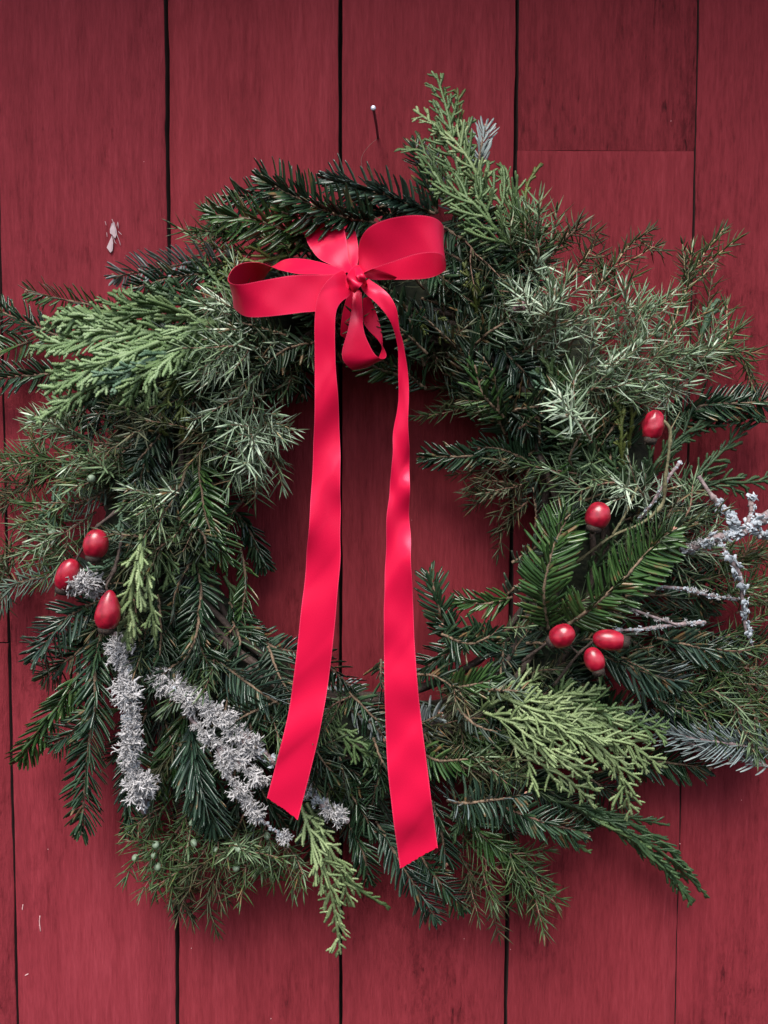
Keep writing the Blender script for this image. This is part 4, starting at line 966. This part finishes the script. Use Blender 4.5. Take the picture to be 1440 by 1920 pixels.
# ------------------------------------------------------------------ rose hips
def hip(parent, x, y, h, ln, wd, ang, calyx=True, tilt=0.0, shape='oval', wrink=0.0, label=None, seed=0):
    """ln, wd in photo pixels; ang = direction of the calyx end in the photo, degrees, 0 = right, 90 = down"""
    s = 2200 / (1 - h / D); Lr, Wr = ln / s / 1.92, wd / s / 1.86
    c = P(x, y, h); a_ = math.radians(ang)
    d = P(x + 10 * math.cos(a_), y + 10 * math.sin(a_), h) - c; d = nrm(nrm(d) + CAMN * tilt)
    r = np.random.default_rng(seed)
    a = Acc(); nu, nv = 28, 22; n0 = (.3, -.9, .25)
    u = np.linspace(0, math.pi, nv); z = -np.cos(u); T_ = (z + 1) / 2
    w_ = np.sin(u) ** (.85)
    if shape == 'pear': w_ = w_ * (.55 + .62 * np.clip(T_, 0, 1) ** .8)
    else: w_ = w_ * (.93 + .1 * T_)
    w_ = np.maximum(w_, .02)
    path = c + d * Lr * z[:, None]
    a.tube(path, w_ * Wr, k=nu, n0=n0, cap=False)
    v = a.v[0]
    if wrink:
        q = v - c; al = q @ d; ph = np.arctan2(q @ nrm(np.cross(d, (0.2, -1, .1))), q @ nrm(np.cross(d, np.cross(d, (0.2, -1, .1)))))
        rad = q - al[:, None] * d; k = 1 + wrink * (np.sin(ph * 5 + al * 300 + seed) + .6 * np.sin(ph * 9 - al * 500) + .5 * np.sin(al * 900 + ph * 2))
        a.v[0] = c + al[:, None] * d + rad * k[:, None]
    o = a.build('rose_hip', HIP, parent, origin=c)
    if label: o['label'] = label
    if calyx:
        b = Acc(); e = c + d * Lr * .98
        b.tube(np.array([e - d * .0020, e + d * .0006, e + d * .0024, e + d * .0026]), np.array([Wr * .66, Wr * .62, Wr * .54, Wr * .34]), k=14, n0=n0)
        b.tube(np.array([e + d * .0022, e + d * .0032]), np.array([Wr * .22, Wr * .14]), k=8, n0=n0)
        for k in range(5):
            t = nrm(np.cross(d, r.normal(size=3))); b.tube(np.array([e + t * Wr * .35, e + t * Wr * .5 + d * .0022, e + t * Wr * .55 + d * .0036]), np.array([.0006, .0005, .0002]), k=4, n0=n0)
        b.build('calyx', CALYX, o)
    return c, d, Lr
STEM_G = barkmat('green_stem', (.10, .085, .045), (.22, .21, .11))
t1 = empty('rose_hip_twig', P(225, 1180, .085))
tag(t1, 'dark twig with three red rose hips at the left of the wreath above the lichen', 'rose hips')
a = Acc(); twig(a, [(232,950,.075),(185,985,.085),(162,1015,.085),(140,1055,.085)], 1.3, .8, knob=2)
twig(a, [(230,1000,.08),(222,1040,.09),(212,1075,.094),(200,1098,.096),(203,1112,.096)], 1.5, .9, knob=2); twig(a, [(215,1065,.09),(202,1085,.09),(186,1102,.085)], 1.0, .8)
a.build('stem', BK_DARK, t1)
hip(t1, 180, 1020, .098, 54, 44, 100, shape='oval', label='roundish rose hip, uppermost of the left three', seed=1)
hip(t1, 127, 1078, .092, 62, 40, 112, shape='oval', wrink=.012, tilt=-.1, label='rose hip leaning left, beside the small lichen tuft', seed=2)
hip(t1, 203, 1144, .104, 74, 46, 96, shape='pear', wrink=.012, label='pear shaped rose hip, lowest of the left three', seed=3)
t2 = empty('rose_hip_twig', P(1040, 1055, .07))
tag(t2, 'long curved green stem carrying two rose hips at the upper right of the wreath', 'rose hips')
a = Acc(); twig(a, [(1238,784,.098),(1256,805,.10),(1254,850,.098),(1247,900,.095),(1242,945,.09),(1205,980,.088),(1150,1004,.086),(1100,1040,.08),(1050,1080,.06)], 1.3, .9, n=60, knob=5)
twig(a, [(1148,1003,.086),(1172,965,.088),(1194,915,.088)], .9, .9, knob=2)
twig(a, [(1256,808,.10),(1266,790,.095),(1275,772,.09)], .5, .2)
a.build('stem', STEM_G, t2)
hip(t2, 1225, 798, .100, 56, 36, 102, shape='oval', wrink=.05, label='wrinkled rose hip hanging at the upper right', seed=4)
hip(t2, 1121, 967, .100, 50, 44, 108, shape='oval', wrink=.012, label='round rose hip under the pale juniper in the middle right', seed=5)
t3 = empty('rose_hip_twig', P(1040, 1285, .08))
tag(t3, 'purple brown twig with a cluster of three rose hips at the lower right', 'rose hips')
a = Acc(); twig(a, [(1038,1286,.08),(1062,1255,.092),(1085,1226,.10),(1108,1206,.104),(1120,1196,.106)], 1.2, .8, knob=2)
twig(a, [(980,1240,.075),(1012,1216,.09),(1038,1196,.098)], 1.3, .9, knob=1); twig(a, [(1085,1226,.10),(1062,1205,.102)], .8, .6)
a.build('stem', BK_DARK, t3)
hip(t3, 1054, 1192, .108, 48, 42, 140, shape='oval', wrink=.02, tilt=-.4, label='slightly wrinkled rose hip, leftmost of the lower right cluster', seed=6)
hip(t3, 1142, 1200, .112, 58, 38, 6, shape='oval', tilt=.15, label='smooth rose hip pointing right, its dry end showing', seed=7)
hip(t3, 1114, 1237, .114, 46, 36, 72, shape='oval', tilt=.2, label='smallest rose hip pointing down, lowest of its cluster', seed=8)

# ------------------------------------------------------------------ lichen
def lichen_mesh(seed, flat=False):
    r = np.random.default_rng(seed); a = Acc(); n = 10
    for k in range(n):
        d = r.normal(size=3); d[2] = abs(d[2]) * 1.1 + .25; d = nrm(d); p0 = np.array((r.normal() * .0011, r.normal() * .0011, 0.0))
        L1 = r.uniform(.0024, .0042); p1 = p0 + d * L1; sd = nrm(r.normal(size=3))
        a.tube(np.array([p0, p0 + d * L1 * .5 + r.normal(size=3) * .0002, p1]), np.array([.00060, .00055, .00072]), k=4, n0=sd, flat=.45, cap=False)
        for q in range(3):
            d2 = nrm(d + r.normal(size=3) * .85); L2 = r.uniform(.0016, .0028); p2 = p1 + d2 * L2
            a.tube(np.array([p1 - d * .0002, p2]), np.array([.00055, .00040]), k=4, n0=sd, flat=.5, cap=False)
            for w_ in range(2):
                d3 = nrm(d2 + r.normal(size=3) * .8); a.tube(np.array([p2 - d2 * .0001, p2 + d3 * r.uniform(.0009, .0016)]), np.array([.00042, .00014]), k=3, n0=sd, flat=.6, cap=False)
    return a
def proto(seed, mt):
    o = lichen_mesh(seed).build('lichen_tuft', mt, None, origin=np.zeros(3)); me = o.data; bpy.data.objects.remove(o); return me
LM = [proto(s, LICH) for s in range(6)]; LMB = [proto(s + 10, LICH_B) for s in range(3)]
def flake(seed):
    r = np.random.default_rng(seed); a = Acc()
    for k in range(7):
        c = r.normal(size=3) * .0013; c[2] = abs(c[2]) * .5; nv = nrm(r.normal(size=3) * .5 + (0, 0, 1)); s1 = nrm(np.cross(nv, r.normal(size=3))); s2 = np.cross(nv, s1)
        m = 9; an = np.arange(m) * 2 * math.pi / m; rr = r.uniform(.0008, .0018) * (1 + .35 * r.normal(size=m))
        ring = c + rr[:, None] * (np.cos(an)[:, None] * s1 + np.sin(an)[:, None] * s2) + nv * (r.uniform(.0002, .0006, m)[:, None])
        low = ring - nv * .0003; cc = np.vstack((c, c - nv * .0004, ring, low))
        j = np.arange(m); j2 = (j + 1) % m
        t = np.vstack((np.stack((np.zeros(m, int), 2 + j, 2 + j2), 1), np.stack((np.ones(m, int), 2 + m + j2, 2 + m + j), 1)))
        a.add(cc, np.stack((2 + j, 2 + m + j, 2 + m + j2, 2 + j2), 1), t)
    o = a.build('lichen_flake', LICH_B, None, origin=np.zeros(3)); me = o.data; bpy.data.objects.remove(o); return me
LF = [flake(s) for s in range(4)]
def place_on(parent, meshes, name, path, rad, n, lo=0.0, hi=1.0, size=(1.0, 1.5), front=.55, seed=0, clumps=None):
    """tufts stand out from a twig all round, mostly on the side that faces out"""
    r = np.random.default_rng(seed); T, N, S = frames(path, (0.05, -1, .1))
    for k in range(n):
        s = lo + (hi - lo) * (k + r.uniform()) / n; i = int(s * (len(path) - 1)); ph = r.normal(0, 1.0) if r.uniform() < front + .3 else r.uniform(-3.1, 3.1)
        d = nrm(math.cos(ph) * N[i] + math.sin(ph) * S[i]); p = path[i] + d * rad * .001 * .8
        z = Vector(d); qd = z.to_track_quat('Z', 'Y')
        o = bpy.data.objects.new(name, meshes[int(r.integers(len(meshes)))]); C.objects.link(o); o.parent = parent
        o.location = p - np.array(parent['_o']); o.rotation_mode = 'QUATERNION'
        from mathutils import Quaternion
        o.rotation_quaternion = qd @ Quaternion((0, 0, 1), r.uniform(0, 6.28)); f = r.uniform(*size)
        if clumps: f *= .52 + .58 * max(math.exp(-((s - c_) / w_) ** 2) for c_, w_ in clumps)
        o.scale = (f, f, f * r.uniform(.85, 1.15))
l1 = empty('lichen_branch', P(215, 1190, .07)); tag(l1, 'short thick branch furred with pale grey lichen hanging at the lower left', 'lichen branch')
a = Acc(); pw = twig(a, [(215,1185,.065),(232,1240,.078),(243,1310,.086),(243,1400,.086),(255,1465,.08),(272,1524,.07)], 3.0, 2.6, n=60, knob=3); a.build('twig', BK_GREY, l1)
place_on(l1, LM, 'lichen_tuft', pw, 2.4, 74, .05, .88, (.9, 1.9), seed=1, clumps=[(.14, .05), (.34, .06), (.56, .10), (.84, .05)]); place_on(l1, LF, 'lichen_flake', pw, 3.0, 30, .1, .98, seed=2)
place_on(l1, LM, 'lichen_tuft', cat([P(258,1462,.085), P(280,1470,.085)], 8), 2, 7, 0, 1, (1.0, 1.4), seed=21)
l2 = empty('lichen_branch', P(295, 1270, .075)); tag(l2, 'long forked branch covered in pale grey lichen passing under the left ribbon tail', 'lichen branch')
a = Acc(); pw = twig(a, [(292,1265,.07),(340,1300,.082),(400,1338,.088),(450,1378,.088),(500,1418,.083),(545,1452,.076),(600,1500,.073),(652,1540,.070)], 2.9, 2.9, n=90, knob=5); a.build('twig', BK_GREY, l2)
place_on(l2, LM, 'lichen_tuft', pw, 2.2, 74, .02, .52, (.8, 1.8), seed=3, clumps=[(.07, .05), (.20, .05), (.36, .07), (.49, .04)]); place_on(l2, LF, 'lichen_flake', pw, 2.8, 40, .1, .98, seed=4)
place_on(l2, LM, 'lichen_tuft', pw, 2.8, 9, .90, .97, (1.0, 1.5), seed=5); place_on(l2, LM, 'lichen_tuft', pw, 2.8, 3, .76, .79, (.9, 1.2), seed=15)
a = Acc(); pw = twig(a, [(335,1300,.08),(360,1350,.085),(405,1392,.09),(450,1430,.09),(500,1470,.083)], 1.6, 1.2, n=60); a.build('side_twig', BK_GREY, l2)
place_on(l2, LM, 'lichen_tuft', pw, 1.3, 44, .25, 1, (.6, 1.5), seed=6, clumps=[(.45, .06), (.66, .07), (.88, .06)])
a = Acc(); pw = twig(a, [(405,1392,.09),(425,1440,.09),(460,1500,.085),(500,1545,.08),(541,1575,.075)], 1.4, .9, n=60); a.build('side_twig', BK_GREY, l2)
place_on(l2, LM, 'lichen_tuft', pw, 1.2, 34, .1, .72, (.6, 1.4), seed=7, clumps=[(.2, .05), (.42, .05), (.62, .06)]); place_on(l2, LM, 'lichen_tuft', pw, 1.2, 5, .95, 1, (.7, 1.1), seed=8); place_on(l2, LF, 'lichen_flake', pw, 1.0, 16, .6, 1, (.4, .7), seed=9)
l3 = empty('lichen_clump', P(150, 1100, .09)); tag(l3, 'small loose tuft of pale lichen between the left rose hips', 'lichen')
place_on(l3, LM, 'lichen_tuft', cat([P(136,1096,.088), P(152,1090,.092), P(172,1098,.09)], 12), 1.5, 11, 0, 1, (1.2, 1.8), seed=10)
place_on(l3, LM, 'lichen_tuft', cat([P(172,1112,.085), P(188,1110,.085)], 8), 1.0, 4, 0, 1, (.8, 1.1), seed=16)
l4 = empty('lichen_branch', P(1285, 1035, .05)); tag(l4, 'grey branching twig crusted with blue grey lichen reaching the right edge of the picture', 'lichen branch')
segs = [([(1278,1033,.06),(1310,1022,.07),(1345,1008,.075),(1385,1000,.075),(1420,978,.07),(1450,955,.065)], 2.8, 3.2),
        ([(1310,893,.07),(1335,930,.075),(1365,965,.077),(1388,1000,.075)], 1.6, 2.3), ([(1405,930,.06),(1409,958,.068),(1400,985,.073)], 1.7, 1.7),
        ([(1345,1010,.075),(1370,1050,.077),(1388,1080,.075),(1392,1130,.07),(1398,1180,.065),(1412,1214,.06)], 1.8, .8), ([(1420,1005,.065),(1440,1000,.07),(1455,990,.07)], 2.5, 2.5)]
a = Acc(); P4 = [twig(a, g, r0, r1, n=40, knob=3) for g, r0, r1 in segs]; a.build('twig', BK_GREY, l4)
for k, (pw, n_) in enumerate(zip(P4, (30, 12, 4, 15, 6))): place_on(l4, LF, 'lichen_flake', pw, segs[k][1] * .8, n_, .05 if k != 1 else .4, .95, (.8, 1.7), seed=30 + k)
place_on(l4, LM, 'lichen_tuft', P4[0], 1.8, 8, .1, .6, (.5, .8), seed=40)
l5 = empty('lichen_twig', P(1235, 1102, .06)); tag(l5, 'thin grey twig with specks of lichen just below the big crusted twig at the right', 'lichen twig')
a = Acc(); pw = twig(a, [(1230,1100,.085),(1280,1104,.08),(1330,1117,.07),(1392,1124,.055)], 1.2, .8, n=40, knob=2); a.build('twig', BK_GREY, l5)
place_on(l5, LF, 'lichen_flake', pw, 1.0, 26, 0, 1, (.35, .8), seed=50); place_on(l5, LM, 'lichen_tuft', pw, 1.0, 6, .2, .9, (.35, .6), seed=51)
l6 = empty('lichen_twig', P(1140, 1180, .08)); tag(l6, 'forked grey lichen twig pointing right from the lower right rose hip cluster', 'lichen twig')
a = Acc(); pw = twig(a, [(1150,1182,.095),(1200,1180,.095),(1260,1172,.09),(1322,1167,.08)], 1.1, 1.3, n=40, knob=2); pq = twig(a, [(1178,1140,.098),(1220,1155,.096),(1270,1172,.09)], .9, 1.0, n=24); a.build('twig', BK_GREY, l6)
place_on(l6, LF, 'lichen_flake', pw, 1.0, 22, 0, 1, (.35, .7), seed=52); place_on(l6, LM, 'lichen_tuft', pw, 1.0, 7, .05, .9, (.35, .55), seed=53); place_on(l6, LM, 'lichen_tuft', pq, .8, 6, .05, .9, (.3, .5), seed=54)
l7 = empty('lichen_twig', P(1200, 975, .08)); tag(l7, 'straight grey twig leaning up behind the curved rose hip stem', 'twig')
a = Acc(); pw = twig(a, [(1196,978,.08),(1222,945,.088),(1250,900,.09),(1277,864,.085)], .9, 1.4, n=40, knob=2); a.build('twig', BK_GREY, l7)
place_on(l7, LF, 'lichen_flake', pw, 1.0, 12, 0, 1, (.3, .7), seed=55)

# ------------------------------------------------------------------ nail, plaster scrap, specks
nl = empty('nail', P(709, 261, 0)); tag(nl, 'long bent iron nail sticking out of the wall above the wreath', 'nail')
STEEL = plain('nail_steel', (.16, .14, .17), .45, .7); HEAD = plain('nail_head', (.55, .53, .62), .4, .6)
a = Acc(); p0, p1 = P(709, 262, -.004), P(700, 203, .056); a.tube(cat([p0, (p0 + p1) / 2 + np.array((.0003, 0, 0)), p1], 12), .0011, k=10, n0=(1, 0, .1)); a.build('shank', STEEL, nl)
a = Acc(); d = nrm(p1 - p0); a.tube(np.array([p1 - d * .0006, p1 - d * .0002, p1 + d * .0007, p1 + d * .0009]), np.array([.0012, .0020, .0020, .0014]), k=20, n0=(1, 0, .1)); a.build('head', HEAD, nl)
sc = empty('paper_scrap', P(211, 470, .001)); tag(sc, 'tiny torn scrap of whitish paper stuck to the wall at the upper left', 'paper scrap')
PAP = plain('scrap_paper', (.50, .38, .40), .8)
a = Acc()
def chip(pts, h=.0026):
    f = np.array([P(x, y, h + .0004 * math.sin(k * 2.3)) for k, (x, y) in enumerate(pts)]); bk = f + np.array((0, .0003, 0)); n_ = len(pts)
    t = [(0, k, k + 1) for k in range(1, n_ - 1)] + [(n_, n_ + k + 1, n_ + k) for k in range(1, n_ - 1)]
    a.add(np.vstack((f, bk)), [(k, (k + 1) % n_, n_ + (k + 1) % n_, n_ + k) for k in range(n_)], t)
chip([(210, 441), (212, 455), (211, 470), (207, 474), (200, 464), (205, 454)]); chip([(206, 430), (209, 419), (214, 416), (218, 430), (219, 438), (216, 447), (211, 441), (206, 437)], .0022)
a.build('scrap', PAP, sc, smooth=False)
a = Acc()
for g in ([(210,411),(214,422),(217,436)], [(219,440),(223,450),(226,460)], [(212,442),(215,453),(218,457)], [(219,425),(221,416),(222,428)], [(200,436),(201,444)], [(222,434),(228,440)], [(197,415),(199,422)]):
    a.tube(pathP([(x, y, .0026) for x, y in g], 8), .00024, k=4)
a.build('fibres', PAP, sc)
th = Acc(); th.tube(pathP([(1226,452,.0008),(1224,458,.002),(1223,462,.002)], 8), .00018, k=4); th.ball(P(1223, 464, .002), .0009, (0, 0, 1), .0008)
o = th.build('thread_scrap', plain('pinkish_fluff', (.45, .12, .15), .8), None, origin=P(1223, 464, .001)); tag(o, 'tiny pinkish thread with a blob stuck to the wall at the upper right', 'thread')
sp = Acc(); SPK = [(270,303),(1258,227),(90,1592),(42,1703),(50,1827),(74,1735),(1193,1578),(957,1780),(870,1760),(772,975),(359,1778),(1275,1582),(1390,1500),(508,1910)]
for x, y in SPK: sp.ball(P(x, y, .0005), rng.uniform(.0003, .0007), nrm(rng.normal(size=3)), .0004)
for g in ([(75,1717),(74,1728),(76,1746)], [(43,1696),(42,1706)], [(47,1829),(53,1826)]): sp.tube(pathP([(x, y, .0006) for x, y in g], 8), .0004, k=4)
o = sp.build('paint_specks', plain('specks', (.62, .40, .40), .8), wall, origin=P(700, 1700, 0)); o['kind'] = 'stuff'

for o in (t1, t2, t3): o['group'] = 'rose hip twigs tucked into the wreath'
for o in (l1, l2, l4): o['group'] = 'lichen covered branches in the wreath'
for o in (l5, l6, l7): o['group'] = 'thin grey twigs at the right of the wreath'
for o in bpy.data.objects:
    if '_o' in o: del o['_o']
